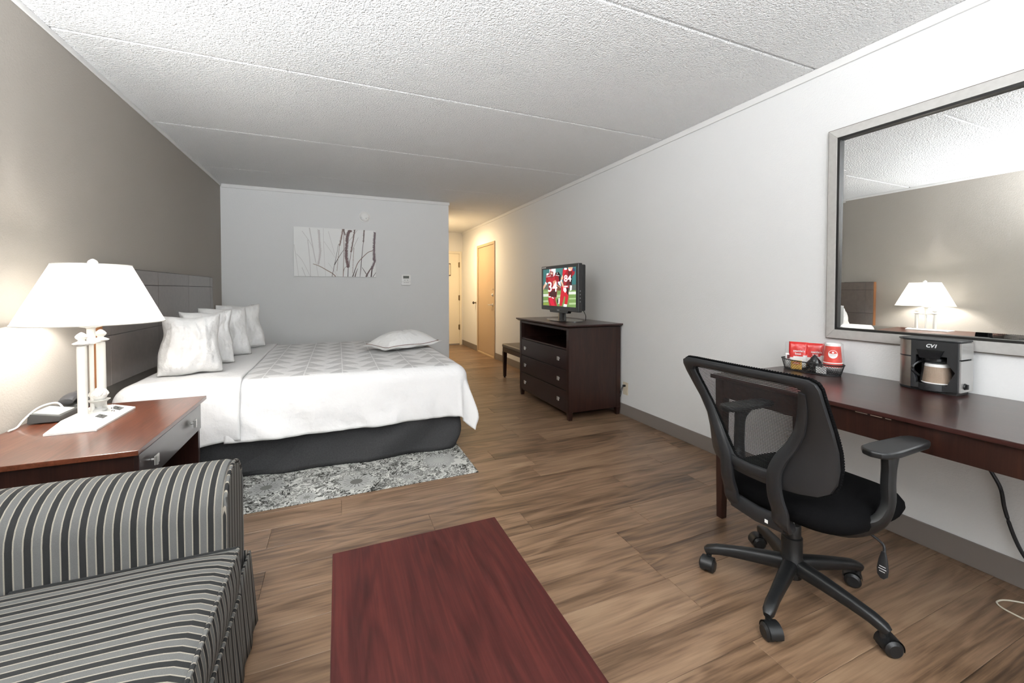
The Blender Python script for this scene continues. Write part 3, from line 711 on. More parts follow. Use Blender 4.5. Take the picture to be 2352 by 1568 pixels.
SFX, SBX = -.325, -1.245          # front of arms, back of arms
def arm_profile(y0, y1):
    c, r = (y0+y1)/2, (y1-y0)/2
    return [(y0, .06)] + [(y0, .06 + (.545-.06)*i/6) for i in range(1, 7)] + [(c - r*cos(pi*i/14), .545 + .123*sin(pi*i/14)) for i in range(1, 14)] + [(y1, .545 - (.545-.06)*i/6) for i in range(0, 7)]
def arm(y0, y1):
    pf = arm_profile(y0, y1); n = len(pf)
    xs = [SBX, -1.0, -.8, -.6, -.45, SFX-.03, SFX-.012, SFX-.003]; c = (y0+y1)/2
    sc_ = [1, 1, 1, 1, 1, 1, .985, .94]
    vs = [(x, c + (y-c)*s, .30+(z-.30)*s) for x, s in zip(xs, sc_) for (y, z) in pf]; fs = []
    for j in range(len(xs)-1):
        for i in range(n-1): fs.append((j*n+i, j*n+i+1, (j+1)*n+i+1, (j+1)*n+i))
        fs.append((j*n+n-1, j*n, (j+1)*n, (j+1)*n+n-1))
    fs.append(tuple(range(n)))
    a_ = MB().add(vs, fs).build('arm', ST_X, so, smooth=40)
    # flat front panel with its own upright stripes, and the welt round it
    q = [(c + (y-c)*.90, .30+(z-.30)*.955) for y, z in pf]
    MB().prism(q, 'X', SFX-.006, SFX+.004).build('arm_front_panel', ST_Y, a_, bevel=.003)
    MB().tube([(SFX, c + (y-c)*.95, .30+(z-.30)*.978) for y, z in pf], .0055, 8).build('arm_welt', M_WELT, a_)
arm(1.488, 1.735); arm(.20, .447)
# seat cushion with crowned top and welted front edge
CY0, CY1, CX0, CX1 = .452, 1.482, -1.02, -.292
def cush(u, v):
    x = CX0 + (CX1-CX0)*u; y = CY0 + (CY1-CY0)*v
    k = (1 - abs(2*u-1)**5) * (1 - abs(2*v-1)**7)
    return (x, y, .438 + .030 * max(0, k)**.6 + .004*fbm(x*5, y*5, 2))
def side_strip(pts, z1):
    return pts
sc = MB().grid(cush, 26, 36)
rim_f = [cush(1, i/36) for i in range(37)]; rim_b = [cush(0, i/36) for i in range(37)]; rim_l = [cush(i/26, 0) for i in range(27)]; rim_r = [cush(i/26, 1) for i in range(27)]
for rim, out in ((rim_f, (1,0)), (rim_b, (-1,0)), (rim_l, (0,-1)), (rim_r, (0,1))):
    n = len(rim)
    def fn(u, v, rim=rim, out=out):
        p = rim[min(int(u*(len(rim)-1)+.5), len(rim)-1)]; bl = .010 * sin(pi*v)
        return (p[0]+out[0]*bl, p[1], p[2] - .15*v)
    sc.grid(fn, n-1, 8)
sco = sc.build('seat_cushion', ST_Y, so, smooth=50)
MB().tube([(p[0]+.003, p[1], p[2]) for p in rim_f], .0055, 8).build('front_welt', M_WELT, sco)
MB().tube([(p[0], p[1]+.003, p[2]) for p in rim_r[8:]], .005, 8).build('side_welt', M_WELT, sco)
MB().tube([(CX1+.004, y_, .29) for y_ in (CY0, CY1)], .0055, 8).build('lower_welt', M_WELT, sco)
# base, back and pleated skirt
MB().box(SBX, SFX-.005, .447, 1.488, .06, .285).build('seat_base', ST_Y, so, bevel=.01)
def skirt2(u, v):
    y = .205 + (1.735-.205)*u; z = .285 - .265*v
    return (-.308 + .018*v + .004*sin(u*70)*v, y, z)
sk2 = MB().grid(skirt2, 90, 6).build('front_skirt', ST_Y, so, smooth=60)
md = sk2.modifiers.new('thick', 'SOLIDIFY'); md.thickness = .008; md.offset = -1
def skirt3(u, v):
    x = -.312 + (SBX+.312)*u; z = .285 - .265*v
    return (x, 1.737 + .012*v + .003*sin(u*50)*v, z)
sk3 = MB().grid(skirt3, 50, 6).build('end_skirt', ST_X, so, smooth=60)
md = sk3.modifiers.new('thick', 'SOLIDIFY'); md.thickness = .006; md.offset = 1
MB().sweep([(-1.13, .448, .56), (-1.13, 1.487, .56)], (.22, .36), n=20, p=3.5).build('backrest', ST_Y, so, smooth=50)
for x_ in (-1.2, -.40):
    for y_ in (.26, 1.68): MB().box(x_-.03, x_+.03, y_-.03, y_+.03, 0, .062).build('leg', M_ESPR, so)

ct = thing('coffee_table', 'low mahogany-topped coffee table in front of the striped sofa', 'coffee table', (.24, .86, 0))
MB().box(-.021, .499, .385, 1.336, .418, .440).build('top', M_MAHOG, ct, bevel=.002)
for x_ in (.04, .433): MB().box(x_, x_+.012, .476, 1.249, .36, .4175).build('side_rail', M_ESPR, ct)
for y_ in (.445, 1.265): MB().box(.076, .409, y_, y_+.012, .36, .4175).build('end_rail', M_ESPR, ct)
for x_ in (.03, .41):
    for y_ in (.43, 1.25): MB().box(x_, x_+.045, y_, y_+.045, 0, .4175).build('leg', M_ESPR, ct, bevel=.003)

# ================================================================== DRESSER, TELEVISION, BENCH
DX0, DX1, DY0, DY1, DZ = 1.985, 2.578, 3.33, 4.455, .905
ds = thing('dresser', 'dark espresso dresser with open media shelf and three drawers', 'dresser', ((DX0+DX1)/2, (DY0+DY1)/2, 0))
MB().add(frust(DX0-.012, DX1, DY0-.012, DY1+.012, DZ-.030, DX0-.035, DX1+.002, DY0-.035, DY1+.035, DZ-.012), BF).box(DX0-.035, DX1+.002, DY0-.035, DY1+.035, DZ-.0121, DZ).build('top', M_ESPR_T, ds, bevel=.0015)
for y_ in (DY0, DY1-.025):
    sp_ = MB().box(DX0+.045, DX1-.045, y_+.003, y_+.022, .075, DZ-.031).build('side_panel', M_ESPR, ds)
for x_ in (DX0, DX1-.048):
    for y_ in (DY0, DY1-.045):
        MB().add(frust(x_+.006, x_+.042, y_+.006, y_+.039, 0, x_, x_+.048, y_, y_+.045, .075), BF).box(x_, x_+.048, y_, y_+.045, .075, DZ-.031).build('leg', M_ESPR, ds, bevel=.002)
MB().box(DX1-.02, DX1-.01, DY0+.03, DY1-.03, .075, DZ-.031).build('back_panel', M_ESPR, ds)
MB().box(DX0+.01, DX1-.02, DY0+.03, DY1-.03, .665, .680).build('shelf_board', M_ESPR, ds)
MB().box(DX0+.004, DX0+.03, DY0+.046, DY1-.046, DZ-.055, DZ-.031).build('top_rail', M_ESPR, ds)
MB().box(DX0+.012, DX1-.03, DY0+.04, DY1-.04, .062, .076).build('bottom_board', M_ESPR, ds)
MB().cyl((DX0+.25, 3.72, .68), (DX0+.25, 3.72, .86), .003).build('shelf_cable', M_BLACKP, ds)
M_DFRONT = mat('drawer_dark_veneer', '#241413', .36, bump=(90, .03, .001), coat=.15)
for z0, z1 in ((.475, .662), (.278, .472), (.080, .275)):
    d_ = MB().box(DX0+.002, DX0+.022, DY0+.047, DY1-.047, z0+.0015, z1-.0015).build('drawer', M_DFRONT, ds, bevel=.002)
    MB().box(DX0+.023, DX1-.05, DY0+.06, DY1-.06, z0+.01, z1-.02).build('drawer_box', M_ESPR, d_)
    for y_ in (DY0+.175, DY1-.175): square_pull(y_, (z0+z1)/2, DX0+.002, d_, -1)

tv = thing('television', 'flat-screen television showing two football players, standing on the dresser', 'television', (2.27, 3.862, DZ))
TY0, TY1, TZ0, TZ1, TX = 3.467, 4.257, 1.012, 1.500, 2.17
tb = MB().box(TX, TX+.05, TY0, TY1, TZ0, TZ1).build('bezel', mat('tv_black_gloss', '#1b1b1c', .22, coat=.5), tv, bevel=.008, seg=3)
MB().prism([(TY0+.18, TZ0+.012), (TY1-.18, TZ0+.012), (TY1-.21, TZ0-.022), (TY0+.21, TZ0-.022)], 'X', TX+.002, TX+.045).build('chin', MATS['tv_black_gloss'], tv, bevel=.004)
MB().box(TX+.0501, TX+.10, TY0+.015, TY1-.015, TZ0+.012, TZ1-.012).build('rear_housing', M_BLACKP, tv, bevel=.012)
MB().sweep([(TX+.05, 3.862, DZ+.006), (TX+.05, 3.862, TZ0+.02)], [(.14, .05), (.11, .045)], n=18, p=2.6).build('stand_neck', MATS['tv_black_gloss'], tv)
MB().prism([(TX+.07+.16*cos(2*pi*i/40)*(.92 if cos(2*pi*i/40) < 0 else 1), 3.862+.285*sin(2*pi*i/40)) for i in range(40)], 'Z', DZ+.0005, DZ+.008).build('stand_base', mat('tv_glass_base', '#15181a', .08, coat=1.0), tv, bevel=.001)
MB().tube(spline([(TX+.09, TY0+.05, TZ0+.02), (TX+.10, TY0+.02, TZ0-.03), (TX+.12, TY0+.05, DZ+.03), (TX+.16, TY0+.12, DZ+.012), (TX+.24, 3.75, DZ+.008)]), .004, 6).build('power_lead', M_BLACKP, tv)
MB().text('PHILIPS', .016, lambda x, y: (TX-.0008, 3.862 - x, TZ0+.006 + y), .0004).build('maker_name', mat('logo_grey', '#b9b9b9', .4), tb)
MB().box(TX-.001, TX, TY1-.115, TY1-.018, TZ1-.020, TZ1-.011).build('sticker', M_WHITEP, tb)
for k in range(4): MB().box(TX+.02, TX+.028, TY0-.002, TY0, TZ0+.10+.035*k, TZ0+.112+.035*k).build('side_button', mat('button_grey', '#77787a', .5), tb)
SY0, SY1, SZ0, SZ1 = 3.505, 4.208, 1.060, 1.464
scr = MB().box(TX-.0012, TX, SY0, SY1, SZ0, SZ1).build('screen', mat('screen_dark', '#0a0a0a', .15), tv)
def scr_pt(x, y, lay=0):          # picture drawn in a 733 x 860 layout, mapped onto the screen
    u = (x - 272) / 731.; t = 290 - 62*u; bt = 1065 + 85*u; v = (y - t) / (bt - t)
    u = min(max(u, 0), 1); v = min(max(v, 0), 1)
    return (TX - .0014 - lay*.00012, SY1 + (SY0-SY1)*u, SZ1 + (SZ0-SZ1)*v)
pic = MB(); pcols = []
def pc(col, pts, lay, sub=True):
    if col not in pcols: pcols.append(col)
    pic.cur = pcols.index(col); pic.poly([scr_pt(x, y, lay) for x, y in pts])
pc('#2f6b6b', [(272,290),(1005,228),(1005,650),(272,650)], 0); pc('#3f7a76', [(560,262),(720,250),(700,560),(600,560)], 1)
pc('#565a55', [(272,610),(1005,630),(1005,760),(272,720)], 1); pc('#6f8f4d', [(272,715),(1005,750),(1005,1150),(272,1066)], 1)
for (a, c, d, e, f) in ((272,410,820,880,'#cfd6c9'), (860,1003,790,850,'#d3d8ce'), (590,690,850,910,'#a9bd94'), (272,400,760,800,'#87a268'), (272,400,960,1000,'#a5b58c'), (870,1003,930,965,'#9db583'), (870,1003,1040,1080,'#a9bc92'), (272,400,1020,1060,'#86983d')):
    pc(f, [(a,d),(c,d),(c,e),(a,e)], 2)
pc('#8f1220', [(350,395),(430,352),(480,470),(560,372),(640,338),(690,420),(692,560),(625,560),(600,905),(408,890),(405,585),(345,560),(338,470)], 3)
pc('#b0182a', [(380,440),(470,480),(560,440),(560,560),(480,560),(400,520)], 4); pc('#16090c', [(575,352),(640,338),(690,410),(690,545),(662,560),(640,440),(575,405)], 4)
pc('#3a0a10', [(520,740),(600,720),(595,905),(440,880),(430,800)], 4); pc('#d8a98c', [(272,742),(274,660),(330,572),(366,600),(340,640),(292,705)], 4)
pc('#eeeef0', [(326,552),(370,590),(352,628),(322,592)], 5); pc('#eeeef0', [(358,372),(412,360),(404,400),(360,420)], 5); pc('#e9e2e4', [(350,440),(440,430),(440,442),(350,452)], 5); pc('#e9e2e4', [(575,402),(660,418),(660,430),(575,414)], 5)
pc('#ecebf0', [(430,272),(575,262),(576,340),(548,420),(484,462),(440,420),(430,340)], 4); pc('#7b2028', [(440,318),(520,330),(522,430),(484,470),(440,400)], 5); pc('#d9b6a4', [(455,345),(505,350),(500,395),(460,385)], 6)
pc('#b01a28', [(452,270),(470,268),(470,320),(452,318)], 6); pc('#dfe6f4', [(622,560),(680,552),(697,670),(652,622)], 5); pc('#c48d74', [(512,545),(582,518),(604,620),(692,682),(690,750),(640,762),(580,682),(520,642)], 5); pc('#6a3d2c', [(600,640),(692,700),(690,752),(640,762),(590,690)], 6)
pc('#a51428', [(400,892),(575,902),(572,960),(612,1102),(430,1085),(400,962)], 4); pc('#d0183a', [(430,910),(500,920),(560,1090),(480,1085),(440,1000)], 5); pc('#f0eeee', [(412,876),(462,880),(462,902),(412,902)], 5); pc('#f0eeee', [(488,894),(540,920),(532,934),(484,914)], 5)
pc('#9a1322', [(742,272),(800,245),(850,292),(930,262),(986,332),(970,402),(925,442),(882,652),(750,642),(745,505),(722,420)], 3); pc('#c31d2e', [(742,272),(800,250),(820,300),(760,420),(725,420)], 4); pc('#5b0d16', [(840,320),(930,330),(880,640),(800,640),(850,480)], 4)
pc('#d6a58a', [(850,240),(945,236),(922,312),(882,325),(850,282)], 4); pc('#f1f1f1', [(860,270),(900,300),(880,325),(856,300)], 5); pc('#28305a', [(936,250),(985,272),(985,332),(946,332)], 4); pc('#f3eef0', [(770,250),(816,252),(820,292),(768,296)], 5)
pc('#d8a98c', [(735,402),(748,470),(716,532),(768,690),(740,692),(688,562),(700,470)], 5); pc('#efeef2', [(690,520),(722,520),(706,572),(684,562)], 6); pc('#1b1416', [(888,500),(932,440),(922,642),(888,642)], 4)
pc('#c0162a', [(700,652),(862,662),(856,902),(830,1076),(775,1062),(790,902),(770,882),(716,1102),(668,1102),(680,902),(700,742)], 4); pc('#3a0810', [(810,690),(862,700),(856,880),(820,820)], 5); pc('#f2f2f4', [(768,652),(842,658),(838,684),(766,680)], 6)
pc('#f0f0f4', [(748,702),(802,690),(816,762),(790,812),(750,762)], 6); pc('#efeff2', [(888,642),(926,652),(920,752),(888,772)], 5); pc('#f4f4f6', [(758,1062),(826,1076),(820,1132),(752,1122)], 6); pc('#efefef', [(640,930),(672,925),(660,1050),(640,1060)], 3); pc('#1d1d1d', [(610,960),(640,940),(640,1030),(612,1040)], 3)
pcols.append('#f7f5f6'); pic.cur = len(pcols)-1
pic.text('34', 300, lambda x, y: scr_pt(500 + x*.78, 680 - y*1.02, 7), 4); pic.text('84', 225, lambda x, y: scr_pt(838 + x*.68, 495 - y*.92, 7), 4); pic.text('1', 50, lambda x, y: scr_pt(612+x, 372-y, 7), 2)
pic.build('picture', [mat('screen_' + c[1:], c, .3, emit=.75) for c in pcols], scr, smooth=0, fix=False)

bn = thing('bench', 'small dark-legged bench with grey-brown vinyl seat behind the dresser', 'bench', (2.36, 5.05, 0))
nx0, nx1, ny0, ny1 = 2.135, 2.575, 4.62, 5.42
MB().box(nx0, nx1, ny0, ny1, .425, .478).build('seat_cushion', mat('taupe_vinyl', '#6a5f52', .5, bump=(150, .1, .001)), bn, bevel=.018, seg=3)
MB().box(nx0+.008, nx1-.008, ny0+.008, ny1-.008, .365, .424).build('seat_rail', M_ESPR, bn, bevel=.003)
for x_ in (nx0+.006, nx1-.058):
    for y_ in (ny0+.006, ny1-.058):
        MB().add(frust(x_+.008, x_+.044, y_+.008, y_+.044, .016, x_, x_+.052, y_, y_+.052, .364), BF).lathe([(.014,0),(.016,.006),(.010,.016)], (x_+.026, y_+.026, 0), 12).build('leg', M_ESPR, bn)

# ================================================================== DESK AND MIRROR
KX0, KX1, KY0, KY1, KZ = 1.868, 2.586, .10, 1.64, .776
dk_ = thing('desk', 'long dark mahogany writing desk under the mirror', 'desk', (2.22, .88, 0))
MB().box(KX0, KX1, KY0, KY1, KZ-.018, KZ).build('top', M_ESPR_T, dk_, bevel=.003)
MB().box(KX0+.020, KX0+.040, KY0+.03, KY1-.03, KZ-.115, KZ-.019).build('front_apron', M_ESPR, dk_, bevel=.002)
MB().box(KX1-.04, KX1-.02, KY0+.03, KY1-.03, KZ-.115, KZ-.019).build('rear_apron', M_ESPR, dk_)
for y_ in (KY0+.03, KY1-.05): MB().box(KX0+.041, KX1-.041, y_, y_+.02, KZ-.115, KZ-.019).build('side_apron', M_ESPR, dk_)
for x_ in (KX0+.016, KX1-.066):
    for y_ in (KY0+.02, KY1-.07):
        MB().add(frust(x_+.010, x_+.046, y_+.008, y_+.044, 0, x_, x_+.050, y_, y_+.050, KZ-.019), BF).build('leg', M_ESPR, dk_, bevel=.003)
for (a, c) in ((.965, .925), (.915, .878), (.868, .850)):
    MB().box(KX0+.0185, KX0+.0201, c, a, KZ-.026, KZ-.0235).build('scuff', mat('bare_wood_scuff', '#cbb7a6', .7), dk_)

MX = XR - .028
mi_ = thing('mirror', 'large rectangular wall mirror in brushed silver frame above the desk', 'mirror', (XR, .75, .96))
RY0, RY1, RZ0, RZ1 = -.02, 1.47, .962, 2.128
def mfr(i): return [(RY0+i, RZ0+i), (RY1-i, RZ0+i), (RY1-i, RZ1-i), (RY0+i, RZ1-i)]
M_FRAME = mat('brushed_silver_frame', '#c2c0bc', .40, metal=.15, vary=(45, .05))
o_, i_ = mfr(0), mfr(.050)
for k in range(4):
    l = (k+1) % 4
    vs = [(XR-.001, *o_[k]), (XR-.001, *o_[l]), (XR-.001, *i_[l]), (XR-.001, *i_[k]), (XR-.022, *o_[k]), (XR-.022, *o_[l]), (XR-.034, *i_[l]), (XR-.034, *i_[k])]
    MB().add(vs, BF).build('frame_bar', M_FRAME, mi_, bevel=.002)
MB().ring(mfr(-.004), mfr(.002), 'X', XR-.016, XR-.0005).build('outer_lip', mat('bronze_lip', '#6d655b', .4, metal=.5), mi_)
MB().ring(mfr(.0505), mfr(.062), 'X', XR-.031, XR-.004).build('inner_lip', mat('black_lip', '#161514', .35), mi_)
M_MIRR = mat('mirror_silver', (.93, .94, .935), .004, metal=1)
q1, q2 = mfr(.0605), mfr(.086)
gx = lambda z: XR - .0141 + (z - 1.545)*.0042      # the glass leans back a hair in its frame
g = MB().add([(gx(RZ0+.086)+d_, y_, RZ0+.086) if k_ == 0 else (gx(RZ1-.086)+d_, y_, RZ1-.086) for k_, y_, d_ in ((0,RY0+.086,0),(0,RY0+.086,.007),(0,RY1-.086,.007),(0,RY1-.086,0),(1,RY0+.086,0),(1,RY0+.086,.007),(1,RY1-.086,.007),(1,RY1-.086,0))], BF).build('mirror_glass', M_MIRR, mi_, smooth=0)
for k in range(4):
    l = (k+1) % 4
    MB().add([(gx(q1[k][1])+.0006, *q1[k]), (gx(q1[l][1])+.0006, *q1[l]), (gx(q2[l][1]), *q2[l]), (gx(q2[k][1]), *q2[k])], [(0,1,2,3)]).build('bevelled_glass_strip', M_MIRR, mi_, smooth=0)

# ================================================================== OFFICE CHAIR (faces the desk, +X)
HX, HY = 1.690, 1.078            # centre of the five-star base
CYc = 1.025                      # centre line of seat and back
ch = thing('office_chair', 'black mesh-back office chair on five-star base drawn up to the desk', 'office chair', (HX, HY, 0))
# star base
MB().lathe([(.036,.075),(.040,.085),(.040,.15),(.037,.155),(.037,.235),(.033,.238)], (HX, HY, 0), 22).build('base_hub', M_BLACKP, ch)
for k in range(5):
    a = radians(56 + 72*k); d = (cos(a), sin(a))
    pts, wh = [], []
    for t in range(9):
        r = .02 + .285*t/8; z = .122 - .030*(t/8)**1.6 - (.006 if t == 8 else 0)
        pts.append((HX + d[0]*r, HY + d[1]*r, z)); wh.append((.052 - .018*t/8 + (.004 if t > 6 else 0), .062 - .026*t/8))
    pts.append((HX + d[0]*.318, HY + d[1]*.318, .080)); wh.append((.024, .024))
    lg = MB().sweep(pts, wh, n=14, p=3).build('base_leg', M_BLACKP, ch)
    cx, cy = HX + d[0]*.303, HY + d[1]*.303
    sw = [radians(150), radians(205), radians(250), radians(330), radians(120)][k]     # swivel of each caster
    e = (cos(sw), sin(sw)); nrm = (-e[1], e[0]); wx, wy = cx + e[0]*.017, cy + e[1]*.017
    ca = MB().cyl((cx, cy, .040), (cx, cy, .080), .010, .012, 12)
    def hood(u, v, wx=wx, wy=wy, e=e, nrm=nrm):
        t = radians(-15 + 200*u); w_ = (v-.5)*.046
        rr = .0335
        return (wx + e[0]*rr*cos(t) + nrm[0]*w_, wy + e[1]*rr*cos(t) + nrm[1]*w_, .030 + rr*sin(t))
    ca.grid(hood, 14, 2)
    cas = ca.build('caster', M_BLACKP, ch)
    for s_ in (-1, 1):
        ax0, ax1 = s_*.006, s_*.031
        c0 = Vector((wx, wy, .0295)); nn = Vector((nrm[0], nrm[1], 0))
        MB().sweep([tuple(c0+nn*ax0), tuple(c0+nn*(ax0+(ax1-ax0)*.7)), tuple(c0+nn*ax1)], [(.058,.058),(.058,.058),(.040,.040)], n=20).build('wheel', M_BLACKP, cas)
# gas lift and seat plate
MB().lathe([(.031,.235),(.031,.285),(.029,.288)], (HX, HY, 0), 20).build('lift_sleeve', M_BLACKP, ch)
MB().lathe([(.0135,.288),(.0135,.375)], (HX, HY, 0), 16).build('gas_lift', M_CHROME, ch)
MB().sweep([(1.46, CYc+.02, .405), (1.56, CYc+.02, .395), (1.70, CYc+.03, .390), (1.82, CYc+.02, .400)], [(.14,.035),(.16,.05),(.17,.055),(.14,.03)], n=16, p=4).build('seat_mechanism', M_BLACKP, ch)
MB().tube(spline([(1.70, .96, .392), (1.72, .86, .380), (1.735, .80, .352), (1.728, .792, .318)]), .0045, 8).build('lever_rod', M_GREYP, ch)
pd = MB().sweep([(1.728, .792, .330), (1.722, .790, .305), (1.715, .788, .275), (1.712, .787, .255), (1.711, .787, .245)], [(.012,.008),(.026,.010),(.034,.010),(.030,.010),(.012,.008)], up=(1,0,0), n=14, p=3).build('lever_paddle', M_GREYP, ch)
mb = MB()
for k, w_ in enumerate((.018, .022, .016)):
    z_ = .285 - .008*k; xx = 1.712 + .003*(z_-.255)/.02 - .0052; mb.box(xx-.0006, xx, .787-w_/2, .787+w_/2, z_-.001, z_+.001)
mb.build('printed_arrows', mat('print_white', '#e0e0e0', .5), pd)
# seat cushion
def seat_c(u, v):
    a = 2*pi*u; p = 3.6
    ex = math.copysign(abs(cos(a))**(2/p), cos(a)); ey = math.copysign(abs(sin(a))**(2/p), sin(a))
    prof = [(0,.500),(.55,.506),(.80,.505),(.93,.494),(.99,.474),(1.0,.455),(.97,.435),(.90,.420),(.5,.414),(0,.414)]
    i = min(int(v*(len(prof)-1)+.5), len(prof)-1); r, z = prof[i]
    x = 1.695 + .262*ex*r; y = CYc + .252*ey*r*(1 - .03*ex)
    if x > 1.84: z -= .9*(x-1.84)**2 * 3.5
    return (x, y, z)
MB().grid(seat_c, 48, 9, closeu=True).build('seat', M_BLACKF, ch, smooth=70)
# back: curved plastic shell with a shield-shaped opening
def bk(s, z, out=0.0):
    k = min(1, max(0, (.965 - z) / .30)); k = k*k*(3-2*k)
    wrap = (.010 + .085*k) * (abs(s)/.25)**2.2
    x = 1.300 + (.95 - z)*.20 + .012*sin((z-.55)/.42*pi) + wrap - out
    return (x, CYc + s, z)
def sym(pts): return pts + [(-s, z) for s, z in reversed(pts)]
def resample(pts, n):
    P = [Vector((p[0], p[1])) for p in pts]; P.append(P[0]); d = [0]
    for a, b_ in zip(P[:-1], P[1:]): d.append(d[-1] + (b_-a).length)
    out = []; j = 0
    for i in range(n):
        t = d[-1]*i/n
        while d[j+1] < t: j += 1
        q = (t-d[j])/max(1e-9, d[j+1]-d[j]); p = P[j].lerp(P[j+1], q); out.append((p.x, p.y))
    return out
O_half = [(0,.962),(.10,.962),(.19,.962),(.232,.960),(.252,.950),(.259,.932),(.258,.90),(.254,.85),(.249,.79),(.245,.72),(.242,.66),(.235,.61),(.222,.580),(.196,.562),(.15,.556),(.10,.555),(.05,.555)]
I_half = [(0,.932),(.08,.932),(.15,.932),(.196,.931),(.209,.922),(.211,.90),(.205,.87),(.194,.83),(.180,.79),(.163,.75),(.142,.71),(.118,.672),(.094,.636),(.078,.612),(.062,.602),(.04,.600),(.02,.600)]
outer = sym(O_half[1:]) ; inner = sym(I_half[1:])
outer = [(0,.962)] + O_half[1:] + [(0,.555)] + [(-s,z) for s,z in reversed(O_half[1:])]
inner = [(0,.932)] + I_half[1:] + [(0,.600)] + [(-s,z) for s,z in reversed(I_half[1:])]
n = len(outer); vs, fs = [], []
LV = 5
for out in (.010, -.004):
    for l in range(LV):
        t = l/(LV-1)
        for (a, b_) in zip(outer, inner):
            bulge = .006*sin(pi*t) if out > 0 else 0
            vs.append(bk(a[0]+(b_[0]-a[0])*t, a[1]+(b_[1]-a[1])*t, out + bulge))
for side in range(2):
    for l in range(LV-1):
        for i in range(n):
            k = (i+1) % n; o_ = side*LV*n
            fs.append((o_+l*n+i, o_+l*n+k, o_+(l+1)*n+k, o_+(l+1)*n+i))
for l in (0, LV-1):
    for i in range(n):
        k = (i+1) % n; fs.append((l*n+i, l*n+k, LV*n+l*n+k, LV*n+l*n+i))
MB().add(vs, fs).build('back_frame', M_GREYP, ch, smooth=50)
# front fabric border with ribbed edge
vs, fs = [], []
o2 = [(s*1.012, z + (.004 if z > .9 else 0)) for s, z in outer]
for out in (-.006, -.018):
    for c in (o2, inner):
        vs += [bk(s, z, out) for s, z in c]
for side in range(2):
    for i in range(n):
        k = (i+1) % n; fs.append((side*2*n+i, side*2*n+k, side*2*n+n+k, side*2*n+n+i))
for i in range(n):
    k = (i+1) % n; fs += [(i, k, 2*n+k, 2*n+i), (n+i, n+k, 3*n+k, 3*n+i)]
MB().add(vs, fs).build('fabric_border', M_BLACKF, ch, smooth=50)
rb = MB(); od = resample(o2, 190)
for s, z in od:
    p = bk(s, z, -.012); rb.ell(p, .006, .0032, .0032, 6, 4)
r_ = rb.build('ribbed_edge', M_BLACKF, ch); r_['kind'] = 'stuff'
# mesh: horizontal strands clipped to the opening
def half_w(z):
    pts = I_half[3:]
    for (a, b_) in zip(pts[:-1], pts[1:]):
        if b_[1] <= z <= a[1]: return b_[0] + (a[0]-b_[0])*(z-b_[1])/max(1e-9, a[1]-b_[1])
    return 0
ms = MB(); z = .602
while z < .932:
    hw = half_w(z) + .006
    if hw > .02:
        for i in range(12):
            s0, s1 = -hw + 2*hw*i/12, -hw + 2*hw*(i+1)/12
            ms.add([bk(s0, z, -.005), bk(s1, z, -.005), bk(s1, z+.0029, -.005), bk(s0, z+.0029, -.005)], [(0,1,2,3)])
    z += .0052
k = -.20
while k < .201:
    zs = [zz for zz in [.602 + .0165*i for i in range(21)] if half_w(min(max(zz,.6021),.931)) > abs(k)]
    if len(zs) > 1: ms.tube([bk(k, zz, -.0045) for zz in zs], .00022, 3)
    k += .008
mo = ms.build('back_mesh', mat('mesh_strand', '#0d0d0f', .8), ch, smooth=0, fix=False); mo['kind'] = 'stuff'
# two braces following the opening down to the seat plate
for sg in (1, -1):
    pts = [bk(sg*s, z, o) for s, z, o in ((.212,.915,.012),(.198,.85,.014),(.176,.78,.016),(.148,.72,.019),(.118,.67,.022),(.098,.62,.024),(.092,.57,.024),(.094,.52,.022))]
    pts = pts + [(1.392, CYc+sg*.096, .470), (1.398, CYc+sg*.094, .435), (1.425, CYc+sg*.088, .408), (1.48, CYc+sg*.075, .398)]
    wh = [(.022,.010),(.030,.014),(.034,.018),(.038,.020),(.042,.022),(.046,.024),(.050,.024),(.054,.024),(.058,.024),(.058,.026),(.058,.026),(.050,.026)]
    sp_ = spline(pts, 4); w2 = []
    for i in range(len(sp_)):
        t = i/4; a = min(int(t), len(wh)-1); c = min(a+1, len(wh)-1); f = t-int(t); w2.append((wh[a][0]*(1-f)+wh[c][0]*f, wh[a][1]*(1-f)+wh[c][1]*f))
    MB().sweep(sp_, w2, up=(1,0,0), n=14, p=2.8).build('back_brace', M_GREYP, ch)
MB().sweep([bk(.095,.596,.012), bk(.05,.592,.012), bk(0,.590,.012), bk(-.05,.592,.012), bk(-.095,.596,.012)], (.034,.016), up=(1,0,0), n=12, p=3).build('brace_bridge', M_GREYP, ch)
cb = MB().sweep([(1.415, CYc+.10, .420), (1.412, CYc, .412), (1.415, CYc-.10, .420)], (.032,.055), up=(0,0,1), n=14, p=3.5).build('lower_cross_piece', M_GREYP, ch)
MB().box(1.3935, 1.3942, CYc-.052, CYc-.040, .406, .418).build('sticker', M_WHITEP, cb)
# armrests
for sg in (1, -1):
    yb = CYc + sg*.272
    an = 'armrest'
    post = spline([(1.565, CYc+sg*.10, .404), (1.59, CYc+sg*.19, .416), (1.640, yb-sg*.02, .460), (1.660, yb, .525), (1.661, yb, .60), (1.666, yb, .665), (1.680, yb-sg*.004, .704)], 5)
    m_ = len(post); wh = [((.045 + .02*sin(pi*min(1, i/(m_*.5))))*(1.0 if i < m_*.75 else 1 + 1.1*(i/m_-.75)/.25), .034) for i in range(m_)]
    ar = MB().sweep(post, wh, up=(0, sg, 0), n=14, p=3).build(an, M_BLACKP, ch)
    prof = [(1.555,.0),(1.565,.026),(1.59,.042),(1.64,.046),(1.75,.042),(1.815,.040),(1.850,.030),(1.862,.0)]
    poly = [(x, yb + w_) for x, w_ in prof] + [(x, yb - w_) for x, w_ in reversed(prof[1:-1])]
    MB().prism(poly, 'Z', .700, .722).build('arm_pad', M_BLACKP, ar, bevel=.007, seg=3)

